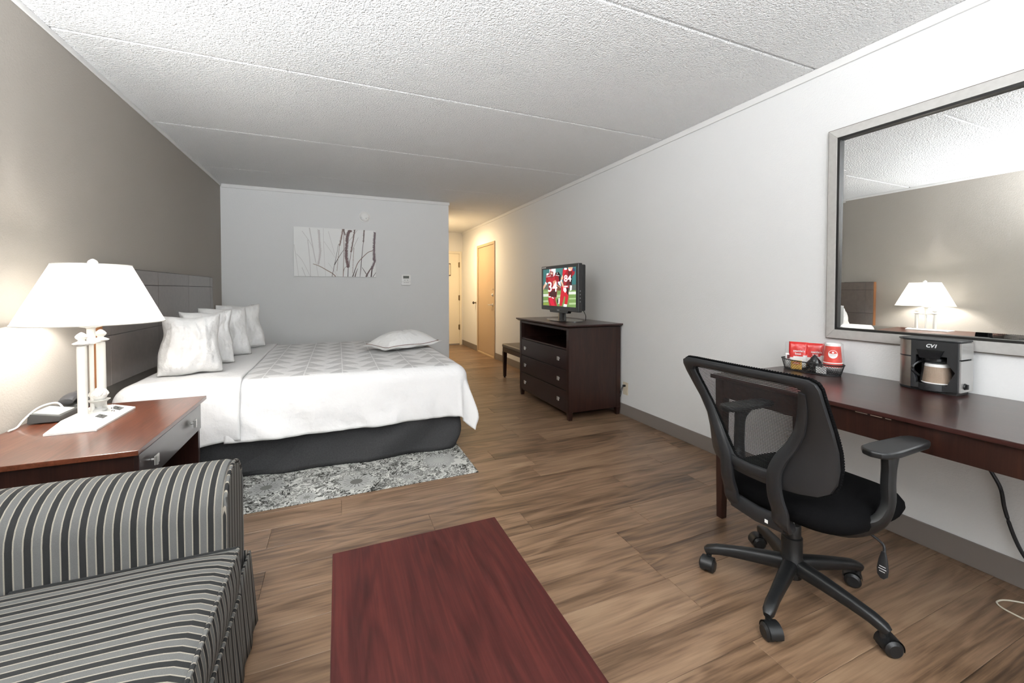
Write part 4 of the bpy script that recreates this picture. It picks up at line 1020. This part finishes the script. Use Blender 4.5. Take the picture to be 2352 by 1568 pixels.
# ================================================================== COFFEE MAKER, CUP, BASKET
QY0, QY1, QX0, QX1, QZ = .868, 1.092, 2.440, 2.560, KZ
cmk = thing('coffee_maker', 'black and stainless single-cup coffee maker on the desk', 'coffee maker', (2.515, .98, QZ))
zt_ = QZ + .236
M_STEEL = mat('brushed_steel', '#a79f96', .30, metal=1, vary=(20, .10))
M_CMB = mat('coffee_black', '#1d1e20', .42, bump=(420, .1, .0008))
Ye = QY1 - .062                     # rounded steel end begins here
endc = [(QX1, QY1-.010)] + [(QX0+.064+.064*cos(radians(a))*1.0, Ye + .062*sin(radians(a))) for a in range(75, 181, 15)] + [(QX0, Ye), (QX1, Ye)]
MB().prism(endc, 'Z', QZ+.012, QZ+.150).build('steel_end_lower', M_STEEL, cmk, smooth=50)
MB().prism(endc, 'Z', QZ+.156, QZ+.226).build('steel_end_upper', M_STEEL, cmk, smooth=50)
MB().prism([(x*.998+.002*2.5, y) for x, y in endc], 'Z', QZ+.004, QZ+.229).build('end_core', M_CMB, cmk, smooth=50)
# front panel with the cut-out
o4 = [(QY0+.004, QZ+.012), (QY0+.004, QZ+.10), (QY0+.004, QZ+.20), (QY0+.004, QZ+.228), (.93, QZ+.228), (.985, QZ+.228), (Ye, QZ+.228), (Ye, QZ+.18), (Ye, QZ+.11), (Ye, QZ+.05), (Ye, QZ+.012), (.96, QZ+.012)]
i4 = [(.908, QZ+.036), (.882, QZ+.098), (.908, QZ+.138), (.908, QZ+.162), (.935, QZ+.162), (.985, QZ+.162), (1.012, QZ+.162), (1.012, QZ+.138), (1.026, QZ+.10), (1.013, QZ+.052), (1.013, QZ+.036), (.96, QZ+.036)]
MB().ring(o4, i4, 'X', QX0, QX0+.022).build('front_panel', M_CMB, cmk, bevel=.0015, seg=1)
MB().box(QX0+.095, QX1, QY0+.006, Ye, QZ+.012, QZ+.228).build('rear_body', M_CMB, cmk)
MB().box(QX0+.0221, QX0+.095, QY0+.006, Ye, QZ+.176, QZ+.228).build('brew_head', M_CMB, cmk)
MB().prism([(QX0+.0221, QZ+.012), (QX0+.0945, QZ+.012), (QX0+.0945, QZ+.030), (QX0+.0221, QZ+.030)], 'Y', QY0+.006, Ye).build('floor_plate', M_CMB, cmk)
MB().prism([(QX1, QY0), (QX0+.006, QY0), (QX0, QY0+.006), (QX0, Ye), (QX0+.002, QY1-.03), (QX0+.03, QY1-.004), (QX0+.064, QY1), (QX1, QY1-.010)], 'Z', QZ+.2285, zt_).build('lid', M_CMB, cmk, bevel=.003)
M_ALU = mat('satin_silver_panel', '#bdbcba', .35, metal=.7)
MB().box(QX0+.010, QX1-.002, QY0-.002, QY0+.0055, QZ+.014, QZ+.150).build('side_panel_lower', M_ALU, cmk, bevel=.001)
MB().box(QX0+.010, QX1-.002, QY0-.002, QY0+.0055, QZ+.156, QZ+.226).build('side_panel_upper', M_ALU, cmk, bevel=.001)
MB().lathe([(.014,-.001),(.012,-.006)], (QX0+.042, QY0-.002, QZ+.040), 18, 'Y').box(QX0+.036, QX0+.048, QY0-.014, QY0-.007, QZ+.030, QZ+.050).build('power_switch', M_BLACKP, cmk)
MB().prism([(QX0+.01, QY0+.01), (QX1-.01, QY0+.01), (QX1-.01, QY1-.02), (QX0+.03, QY1-.02), (QX0+.01, Ye)], 'Z', QZ, QZ+.012).build('foot_plate', M_BLACKP, cmk)
# funnel, spout and drip tray
MB().add(frust(QX0-.006, QX0+.04, .932, .998, QZ+.150, QX0-.008, QX0+.04, .915, 1.010, QZ+.190), BF).build('filter_funnel', mat('smoked_black', '#131416', .25), cmk, bevel=.002)
MB().lathe([(.038,.132),(.045,.140),(.045,.150),(.030,.152)], (QX0+.045, .962, QZ), 22).build('carafe_lid', MATS['smoked_black'], cmk)
MB().tube(spline([(QX0+.03, 1.003, QZ+.135), (QX0+.005, 1.020, QZ+.115), (QX0-.002, 1.022, QZ+.09), (QX0+.02, 1.008, QZ+.065)]), .006, 8).build('carafe_handle', MATS['smoked_black'], cmk)
tray = [(QX0+.05, .905)] + [(QX0+.012 - .030*sin(pi*i/12), .908 + .108*i/12) for i in range(13)] + [(QX0+.05, 1.019)]
MB().prism(tray, 'Z', QZ+.008, QZ+.036).build('drip_tray', M_CMB, cmk, bevel=.002)
MB().text('CV1', .021, lambda x, y: (QX0-.0006, .960 - x, QZ+.206 + y), .0008, .25).build('lettering', mat('print_white', '#e0e0e0'), cmk)
# inverted ribbed cup in clear film
cu = thing('paper_cup', 'tan ribbed paper cup upside down in clear wrap inside the coffee maker', 'cup', (QX0+.045, .955, QZ+.037))
def cupf(u, v):
    a = 2*pi*u; r = .048 - .007*v; r *= 1 + .010*(1 if int(u*120) % 2 else 0)
    return (QX0+.046 + r*cos(a), .956 + r*sin(a), QZ+.040 + .076*v)
MB().grid(cupf, 120, 4, closeu=True).lathe([(.041,.0755),(.001,.0755)], (QX0+.046,.956,QZ+.040), 40, caps=False).build('sleeve', mat('tan_card', '#97826f', .7), cu, smooth=20)
MB().lathe([(.0485,0),(.0515,.003),(.0485,.006)], (QX0+.046, .956, QZ+.037), 40).build('rolled_rim', M_WHITEP, cu)
MB().lathe([(.042,.076),(.040,.088),(.030,.089)], (QX0+.046, .956, QZ+.037), 40).build('cup_bottom', M_WHITEP, cu)
def film_mat(tint='#f5f5f5', a=.16):
    m, nt, b = newmat('clear_film'); L = nt.links.new
    t = nt.nodes.new('ShaderNodeBsdfTransparent'); g_ = nt.nodes.new('ShaderNodeBsdfGlossy'); g_.inputs['Roughness'].default_value = .12
    lw = nt.nodes.new('ShaderNodeLayerWeight'); lw.inputs[0].default_value = .35
    r = ramp(nt, lw.outputs['Facing'], [(0, (.03,.03,.03)), (1, (.42,.42,.42))])
    tc = nt.nodes.new('ShaderNodeTexCoord'); n_ = N(nt, 'ShaderNodeTexNoise', Scale=70.0, Detail=3, Distortion=2.0); L(tc.outputs['Object'], n_.inputs['Vector'])
    bp = N(nt, 'ShaderNodeBump', Strength=1.0, Distance=.008); L(n_.outputs[0], bp.inputs['Height']); L(bp.outputs[0], g_.inputs['Normal'])
    mx = nt.nodes.new('ShaderNodeMixShader'); L(r.outputs[0], mx.inputs[0]); L(t.outputs[0], mx.inputs[1]); L(g_.outputs[0], mx.inputs[2]); L(mx.outputs[0], nt.nodes['Material Output'].inputs[0]); return m
M_FILM = film_mat()
def film(cx, cy, z0, h, r0, r1, seed, parent):
    def fn(u, v):
        a = 2*pi*u; r = r0 + (r1-r0)*v; r += .004 + .004*fbm(cos(a)*2+seed, sin(a)*2, v*3)
        if v > .93: r *= .72
        return (cx + r*cos(a), cy + r*sin(a), z0 + h*v + .005*fbm(cos(a)*3, sin(a)*3, seed))
    return MB().grid(fn, 40, 14, closeu=True).build('clear_wrap', M_FILM, parent, smooth=80)
film(QX0+.046, .956, QZ+.039, .094, .052, .045, 3, cu)

# wire basket
bkx, bky, brx, bry, bz = 2.438, 1.462, .075, .160, KZ
ba = thing('wire_basket', 'oval black wire basket of coffee supplies on the desk', 'basket', (bkx, bky, bz))
def bpt(a, v): 
    k = .90 + .10*v; return (bkx + brx*k*cos(a), bky + bry*k*sin(a), bz + .003 + .056*v)
M_WIRE = mat('black_wire', '#151517', .45, metal=.2)
MB().tube([bpt(2*pi*i/56, 1) for i in range(56)], .0032, 7, closed=True).build('rim', M_WIRE, ba)
MB().tube([bpt(2*pi*i/56, 0) for i in range(56)], .0020, 6, closed=True).build('bottom_ring', M_WIRE, ba)
mb = MB()
for d_ in (1, -1):
    for i in range(64):
        a0 = 2*pi*i/64; mb.tube([bpt(a0 + d_*.42*v, v) for v in (0, .34, .67, 1)], .0008, 3)
q_ = mb.build('wire_lattice', M_WIRE, ba); q_['kind'] = 'stuff'
mb = MB()
for i in range(1, 16):
    f = -1 + 2*i/16; w_ = sqrt(1-f*f)*.9
    mb.tube([(bkx - brx*w_, bky + bry*.9*f, bz+.003), (bkx + brx*w_, bky + bry*.9*f, bz+.003)], .0006, 3)
for i in range(1, 8):
    f = -1 + 2*i/8; w_ = sqrt(1-f*f)*.9
    mb.tube([(bkx + brx*.9*f, bky - bry*w_, bz+.003), (bkx + brx*.9*f, bky + bry*w_, bz+.003)], .0006, 3)
q_ = mb.build('bottom_lattice', M_WIRE, ba); q_['kind'] = 'stuff'

# red cup stack in clear wrap
M_REDC = mat('cup_red', '#cf3a2c', .5)
kx, ky, kz = bkx+.004, bky-.105, bz+.060
rc = thing('paper_cup', 'red and white paper cups nested upside down in the wire basket', 'cup', (kx, ky, kz))
MB().lathe([(.0405,.012),(.0330,.098)], (kx, ky, kz), 40).build('cup_body', M_REDC, rc)
MB().lathe([(.0332,.098),(.0325,.110),(.030,.110),(.029,.104),(.001,.104)], (kx, ky, kz), 40).build('cup_bottom', M_WHITEP, rc)
MB().lathe([(.0410,.006),(.0435,.009),(.0410,.012)], (kx, ky, kz), 40).build('rolled_rim', M_WHITEP, rc)
MB().lathe([(.0425,-.012),(.0410,.006)], (kx, ky, kz), 40).build('inner_cup_band', M_REDC, rc)
MB().lathe([(.0425,-.020),(.0455,-.016),(.0425,-.012)], (kx, ky, kz), 40).build('inner_cup_rim', M_WHITEP, rc)
vd = (-.86, -.50)
def on_cup(t, h, lift):            # t metres round the cup from the side facing the room, h height
    r = .0405 - .0075*(h-.012)/.086 + lift; a = atan2(vd[1], vd[0]) + t/r
    return (kx + r*cos(a), ky + r*sin(a), kz + h)
em = MB()
def patch(cur, lift, r0, r1, a0, a1, ct=0.0, chh=.056, n=24, m=4):
    em.cur = cur
    em.grid(lambda u, v: on_cup(ct + (r0+(r1-r0)*v)*cos(radians(a0+(a1-a0)*u)), chh + (r0+(r1-r0)*v)*sin(radians(a0+(a1-a0)*u)), lift), n, m)
patch(0, .0008, .0001, .0215, 0, 360); patch(1, .0013, .0001, .0178, 8, 172, 0, .058); patch(0, .0018, .0001, .0048, 0, 360, 0, .0655)
em.cur = 2
for k in range(2): em.grid(lambda u, v: on_cup(-.014+.003*k + (.028-.006*k)*u, .0530-.0055*k+.0016*v, .0015), 10, 1)
em.build('round_emblem', [M_WHITEP, M_REDC, mat('emblem_grey', '#b9a9a4', .6)], rc, smooth=0, fix=False)
film(kx, ky, kz-.018, .135, .046, .039, 11, rc)

# coffee packets, tea bag, sachets
def pouch(name, label, cat, c, W_, H_, D_, yaw, lean, mats, split, seed, text=None):
    root = thing(name, label, cat, c)
    vx = Vector((cos(yaw), sin(yaw), 0)); vn = Vector((sin(yaw), -cos(yaw), 0)); up = Vector((0,0,1))*cos(lean) - vn*sin(lean); nn = vn*cos(lean) + Vector((0,0,1))*sin(lean)
    def P(x, y, z): return tuple(Vector(c) + vx*x + up*y + nn*z)
    def th(a, v): return D_/2 * (max(0, 1-a**4)*max(0, 1-(2*v-1)**6))**.5
    mb = MB(); nu, nv = 16, 20
    for sgn in (1, -1):
        o0 = len(mb.v)
        for j in range(nv+1):
            for i in range(nu+1):
                a = 2*i/nu-1; v = j/nv
                mb.v.append(P(W_/2*a, H_*v, sgn*(th(a, v) + (.003*fbm(a*3+seed, v*5, seed) if 0 < i < nu and 0 < j < nv else 0))))
        for j in range(nv):
            for i in range(nu):
                a = 2*(i+.5)/nu-1; v = (j+.5)/nv
                mb.f.append((o0+j*(nu+1)+i, o0+j*(nu+1)+i+1, o0+(j+1)*(nu+1)+i+1, o0+(j+1)*(nu+1)+i)); mb.mi.append(0 if v > split + .10*a*abs(a) else 1)
    mb.build('packet', mats, root, smooth=60)
    if text:
        for (t, s_, x_, y_) in text:
            MB().text(t, s_, lambda x, y: P(x_ + x, y_ + y, th(2*(x_+x)/W_, (y_+y)/H_) + .0035), .0003).build('lettering', mat('print_white', '#e0e0e0'), root, smooth=0, fix=False)
    return root, P
M_REDP = mat('red_foil', '#c4201c', .32, coat=.4, bump=(60, .25, .004)); M_FOILW = mat('white_foil', '#d9d8d6', .35, bump=(60, .25, .004))
fy = radians(-52)
yw = radians(-62)
p1, _ = pouch('coffee_packet', 'red and white coffee packet in front, lettered, leaning in the basket', 'packet', (bkx-.004, bky+.070, bz+.008), .092, .150, .026, yw, .12, [M_REDP, M_FOILW], .45, 2, [("seattle's", .017, .004, .098), ('best', .017, .0, .082)])
p2, _ = pouch('coffee_packet', 'red and white coffee packet behind, nearer to the red cups', 'packet', (bkx+.036, bky+.008, bz+.008), .092, .148, .024, yw, .10, [M_REDP, M_FOILW], .48, 5, [("seattle's", .015, .010, .098), ('best', .015, .006, .083)])
p0, _ = pouch('condiment_packet', 'clear and white condiment bag at the wall end of the basket', 'packet', (bkx+.012, bky+.110, bz+.008), .080, .145, .016, yw, .10, [M_FILM, M_FILM], .5, 8)
tb_, P_ = pouch('tea_bag', 'white tea bag with small maroon square tag in the basket', 'tea bag', (bkx-.022, bky+.108, bz+.010), .040, .080, .006, yw, .08, [M_FOILW, M_FOILW], .5, 9)
MB().add([P_(-.011,.048,.006), P_(.011,.048,.006), P_(.011,.070,.006), P_(-.011,.070,.006)], [(0,1,2,3)]).build('maroon_label', mat('maroon_print', '#5e2a2c', .6), tb_, smooth=0)
yl, P_ = pouch('tea_sachet', 'yellow tea sachet with red oval mark inside the basket', 'tea bag', (bkx-.042, bky+.056, bz+.006), .052, .052, .008, yw, .06, [mat('yellow_paper', '#c9a04c', .6)]*2, .5, 12)
mb = MB(); mb.cur = 0; mb.poly([P_(.019*cos(2*pi*i/20), .036+.007*sin(2*pi*i/20), .0075) for i in range(20)])
mb.build('red_oval', mat('oval_red', '#a9302a', .6), yl, smooth=0, fix=False)
MB().text('Lipton', .0105, lambda x, y: P_(x, .036+y, .0083), .0003).build('lettering', mat('print_cream', '#efdfb8', .6), yl, smooth=0, fix=False)
bw = thing('black_bag', 'crumpled black plastic bag poking out of the basket middle', 'bag', (bkx-.022, bky-.022, bz+.008))
def bagf(u, v):
    a = 2*pi*u; prof = .040*(1 - .25*v) * (1 if v < .45 else max(.02, 1 - ((v-.45)/.55)**1.6*.98)); prof *= 1 + .22*fbm(cos(a)*2.2, sin(a)*2.2, v*3.5)
    r2 = prof * (1 if v > .02 else .7)
    return (bkx-.018 + r2*.62*cos(a), bky-.024 + r2*1.05*sin(a) - .004*v, bz+.007 + .095*v)
MB().grid(bagf, 30, 18, closeu=True).build('bag_body', mat('black_film', '#1c1c1e', .22, coat=.5, bump=(50, .5, .006)), bw, smooth=40)
sw_ = thing('sugar_packet', 'white paper packets lying at the red cup end of the basket', 'packet', (bkx-.03, bky-.09, bz+.008))
_r, _P = None, None
MB().add(frust(bkx-.046, bkx-.034, bky-.098, bky-.050, bz+.007, bkx-.050, bkx-.040, bky-.100, bky-.050, bz+.042), BF).build('packet', M_FOILW, sw_, bevel=.003)

# ================================================================== ON THE WALLS
ar_ = thing('wall_art', 'unframed canvas print of brown grasses on the pale end wall', 'canvas print', (-.02, YB-.015, 1.41))
AX0, AX1, AZ0, AZ1, AYf = -.518, .486, 1.410, 2.048, YB-.032
MB().box(AX0, AX1, AYf, YB-.0005, AZ0, AZ1).build('canvas', mat('canvas_white', '#f3f3f1', .7, bump=(600, .2, .001)), ar_, bevel=.003)
def ap(x, y, lay=0):
    u = (x-150)/2012.; t = 120+95*u; v = (y-t)/(1340-t)
    return (AX0 + (AX1-AX0)*min(max(u,0),1), AYf - .0004 - .00025*lay - 4e-6*(len(art.f) % 60), AZ1 + (AZ0-AZ1)*min(max(v,.001),.999))
art = MB(); acols = []; art_n = [0]
def acol(c):
    if c not in acols: acols.append(c)
    art.cur = acols.index(c)
def stroke(pts, w0, w1, c, lay=2):
    acol(c); q = spline([(x, y, 0) for x, y in pts], 5); m_ = len(q); L_, R_ = [], []
    for i in range(m_):
        a = Vector(q[max(i-1,0)]); b_ = Vector(q[min(i+1,m_-1)]); d = (b_-a).normalized(); w_ = (w0+(w1-w0)*i/(m_-1))/2
        L_.append((q[i][0]-d.y*w_, q[i][1]+d.x*w_)); R_.append((q[i][0]+d.y*w_, q[i][1]-d.x*w_))
    for i in range(m_-1): art.poly([ap(*L_[i], lay), ap(*L_[i+1], lay), ap(*R_[i+1], lay), ap(*R_[i], lay)])
def spike(pts, w, c, dens=3, lay=3, core=.35):
    q = spline([(x, y, 0) for x, y in pts], 8); rr = random.Random(int(pts[0][0]))
    stroke(pts, w*core, w*core*.8, c, lay); acol(c)
    for i in range(len(q)-1):
        for k in range(dens):
            t = rr.random(); x = q[i][0]+(q[i+1][0]-q[i][0])*t; y = q[i][1]+(q[i+1][1]-q[i][1])*t
            s_ = rr.choice((-1, 1)); l = w*.5*rr.uniform(.7, 1.15)
            art.poly([ap(x, y+5, lay), ap(x, y-5, lay), ap(x+s_*l, y-12-rr.random()*22, lay)])
G1, G2 = '#d6d2d1', '#d9d7d6'
for p_, w_ in (([(350,230),(560,560),(640,840),(720,1336)], 12), ([(520,150),(600,640),(660,980)], 26), ([(480,440),(520,900),(540,1336)], 18), ([(860,480),(1000,680),(1130,880)], 9), ([(160,560),(210,900),(260,1336)], 12), ([(215,790),(350,960),(530,1336)], 12), ([(340,1120),(420,1336)], 16), ([(850,160),(860,700),(895,1336)], 10), ([(970,230),(1080,640),(1120,800)], 10), ([(960,1000),(1200,1336)], 8)):
    stroke(p_, w_, w_*.7, G2, 1)
spike([(740,200),(760,560),(770,760),(720,1050)], 90, G1, 5, 1, .5)
stroke([(598,1030),(760,1090),(920,1180),(1060,1260),(1140,1336)], 12, 22, '#8d7363')
stroke([(1215,540),(1165,800),(1110,1060),(1050,1336)], 7, 14, '#5f5a57'); stroke([(1380,630),(1240,830),(1150,980),(1110,1050)], 7, 24, '#4a4543')
stroke([(1345,180),(1345,700),(1335,1000),(1325,1336)], 10, 14, '#84695a'); spike([(1325,180),(1290,380),(1240,580)], 70, '#7a5f55', 4); spike([(1240,560),(1200,900),(1170,1200)], 26, '#8e7768', 3)
spike([(1340,180),(1380,330)], 60, '#5c423d', 4)
spike([(1500,225),(1450,320),(1425,480),(1410,680),(1405,850),(1430,1000),(1450,1120)], 100, '#6b5053', 16, 4, .30); stroke([(1550,235),(1480,225),(1440,320),(1420,460)], 44, 46, '#6f5459', 4)
stroke([(1450,1100),(1440,1336)], 14, 20, '#4f4543'); spike([(1620,195),(1590,380),(1550,600),(1520,740)], 65, '#6b504b', 4); stroke([(1545,620),(1500,900),(1465,1100)], 10, 16, '#6f5a52')
stroke([(1710,380),(1600,600),(1530,740)], 5, 8, '#7d6d66'); stroke([(1690,200),(1560,370),(1440,500)], 5, 6, '#85766f'); spike([(1600,640),(1580,900),(1560,1250)], 26, '#8a7162', 3)
spike([(1865,205),(1850,350),(1840,500)], 55, '#5a4440', 5); stroke([(1838,500),(1800,820),(1775,1080)], 12, 18, '#57524f'); stroke([(1775,1080),(1748,1336)], 18, 10, '#57524f')
stroke([(2090,695),(1960,740),(1820,860),(1700,990),(1640,1120),(1560,1336)], 14, 18, '#7a5f53'); stroke([(1640,1120),(1560,1336)], 12, 30, '#4a3c39'); stroke([(1695,1130),(1650,1230),(1620,1336)], 6, 30, '#4a3c39')
spike([(2150,260),(2125,480),(2115,780),(2120,950)], 100, '#64505a', 16, 4, .35); spike([(2150,930),(2080,1080),(2050,1160)], 84, '#64505a', 12, 4, .35); stroke([(2070,1060),(2035,1336)], 30, 34, '#4d3a3e'); stroke([(2080,1070),(1980,1200),(1900,1336)], 20, 40, '#5c4548')
stroke([(1800,1105),(1860,1190),(1945,1320)], 8, 24, '#5e5250'); stroke([(2165,1220),(2080,1336)], 10, 16, '#4f4745'); stroke([(1385,1090),(1340,1180),(1325,1336)], 8, 14, '#6a5f5a')
art.build('grass_print', [mat('ink_' + c[1:], tuple(x*.86 + k_ for x, k_ in zip(lin(c)[:3], (.085, .075, .070))), .75) for c in acols], ar_, smooth=0, fix=False)

sm = thing('smoke_detector', 'round white smoke detector high on the pale end wall', 'smoke detector', (.345, YB, 2.233))
MB().lathe([(.072,0),(.072,-.012),(.066,-.016)], (.345, YB, 2.233), 36, 'Y').build('mounting_ring', M_WHITEP, sm)
MB().lathe([(.064,-.014),(.062,-.030),(.052,-.042),(.030,-.048),(.001,-.049)], (.345, YB, 2.233), 36, 'Y').build('cover', M_WHITEP, sm)
MB().tube([(.345+.05*cos(radians(a)), YB-.045, 2.205+.022*sin(radians(a))) for a in range(15, 170, 12)], .0014, 5).build('cover_seam', mat('seam_grey', '#9b9a98', .6), sm)
MB().lathe([(.009,-.040),(.009,-.047),(.006,-.049)], (.362, YB, 2.208), 14, 'Y').build('test_button', mat('button_pale', '#cfcecb', .5), sm)

th_ = thing('thermostat', 'small white thermostat with grey display on the pale end wall', 'thermostat', (.893, YB, 1.30))
MB().prism([(x, z) for x, z in rrect(.828, .958, 1.302, 1.450, .012)], 'Y', YB-.030, YB).build('housing', M_WHITEP, th_, bevel=.003)
MB().box(.852, .934, YB-.0315, YB-.0295, 1.397, 1.434).build('display', mat('lcd_grey', '#6f7168', .4), th_)
for k in range(4): MB().box(.862+.018*k, .872+.018*k, YB-.0322, YB-.0312, 1.408, 1.424).build('display_digit', mat('lcd_ink', '#3a3c36', .5), th_)
for x_ in (.875, .913): MB().lathe([(.009,-.029),(.008,-.033)], (x_, YB, 1.373), 14, 'Y').build('button', mat('button_pale', '#cfcecb'), th_)
for x_ in (.868, .893, .918): MB().box(x_-.007, x_+.007, YB-.0322, YB-.0300, 1.336, 1.341).build('slot_mark', mat('seam_grey', '#9b9a98'), th_)
MB().box(.830, .956, YB-.0312, YB-.0300, 1.348, 1.350).build('cover_line', mat('seam_grey', '#9b9a98'), th_)

ot = thing('wall_outlet', 'beige wall outlet plate beside the dresser foot', 'outlet', (XR, 3.272, .266))
MB().prism(rrect(3.235, 3.309, .206, .328, .006), 'X', XR-.007, XR).build('cover_plate', mat('outlet_beige', '#cfc4ae', .45), ot, bevel=.002)
for z_ in (.238, .296): MB().prism(rrect(3.254, 3.290, z_-.016, z_+.016, .010), 'X', XR-.0085, XR-.0065).build('receptacle', mat('outlet_beige', '#cfc4ae'), ot)
tc_ = thing('television_cable', 'dark cable plugged into the outlet beside the dresser', 'cable', (XR-.02, 3.28, .26))
MB().box(XR-.034, XR-.009, 3.262, 3.284, .286, .306).build('plug', M_BLACKP, tc_, bevel=.003)
MB().tube(spline([(XR-.032, 3.275, .295), (XR-.034, 3.30, .255), (XR-.018, 3.335, .21), (XR-.012, 3.37, .15), (XR-.0125, 3.40, .125)]), .0032, 6).tube(spline([(XR-.030, 3.268, .294), (XR-.036, 3.29, .240), (XR-.016, 3.325, .20), (XR-.0125, 3.36, .13)]), .0026, 6).build('lead', M_BLACKP, tc_)

cc = thing('power_cable', 'black cable hanging down the wall under the desk', 'cable', (2.58, .78, .05))
MB().tube(spline([(2.567, .855, .62), (2.572, .845, .57), (2.572, .825, .487), (2.580, .786, .396), (2.582, .772, .31), (2.582, .746, .213), (2.578, .713, .142), (2.575, .66, .08), (2.57, .60, .012), (2.56, .50, .006)]), .0068, 8).build('lead', mat('cord_black', '#17181c', .45), cc)
wc = thing('white_cord', 'thin off-white cord looped on the floor under the desk', 'cord', (2.4, .66, .003))
MB().tube(spline([(2.56, .58, .0035), (2.50, .655, .0035), (2.44, .712, .0035), (2.390, .728, .0035), (2.362, .712, .0035), (2.352, .672, .0035), (2.355, .60, .0035), (2.37, .50, .0035)]), .003, 6).build('lead', mat('cord_offwhite', '#c9c3b2', .5), wc)

# ================================================================== ADDED UPLIGHTS OUT OF VIEW (brighten the ceiling and far end)
x_, y_ = .25, -1.08  # unseen uplight, added so the ceiling bounces more light
fl_ = thing('added_floor_uplight', 'added torchiere-shaped uplight, out of view before the window', 'lamp', (x_, y_, 0))
MB().lathe([(.13,0),(.13,.012),(.02,.03),(.011,.05)], (x_, y_, 0), 28).build('lamp_foot', M_METAL, fl_)
MB().lathe([(.011,.05),(.011,1.72)], (x_, y_, 0), 14).build('lamp_pole', M_METAL, fl_)
MB().lathe([(.012,1.72),(.06,1.74),(.13,1.80),(.16,1.85)], (x_, y_, 0), 32, caps=False).build('bowl_shade', M_LAMPW, fl_)
q = bpy.data.lights.new('added_floor_uplight_bulb', 'POINT'); q.energy = 380; q.color = (.92, .96, 1); q.shadow_soft_size = .06
qo = bpy.data.objects.new('added_floor_uplight_bulb', q); COL.objects.link(qo); qo.location = (x_, y_, 1.820)
x_, y_ = XL + .17, .78  # second unseen uplight, added to carry light deeper into the room
ws = thing('added_wall_uplight', 'added bowl-shaped uplight, out of view on the taupe wall above the sofa', 'added uplight', (XL, y_, 1.74))
MB().lathe([(.012,1.72),(.06,1.74),(.12,1.80),(.15,1.85)], (x_, y_, 0), 32, caps=False).build('bowl_shade', M_LAMPW, ws)
MB().box(XL, XL+.012, y_-.05, y_+.05, 1.68, 1.80).build('wall_plate', M_METAL, ws, bevel=.003)
MB().tube([(XL+.012, y_, 1.735), (x_-.05, y_, 1.735)], .009, 8).build('bracket', M_METAL, ws)
q = bpy.data.lights.new('added_wall_uplight_bulb', 'POINT'); q.energy = 340; q.color = (.92, .96, 1); q.shadow_soft_size = .06
qo = bpy.data.objects.new('added_wall_uplight_bulb', q); COL.objects.link(qo); qo.location = (x_, y_, 1.820)
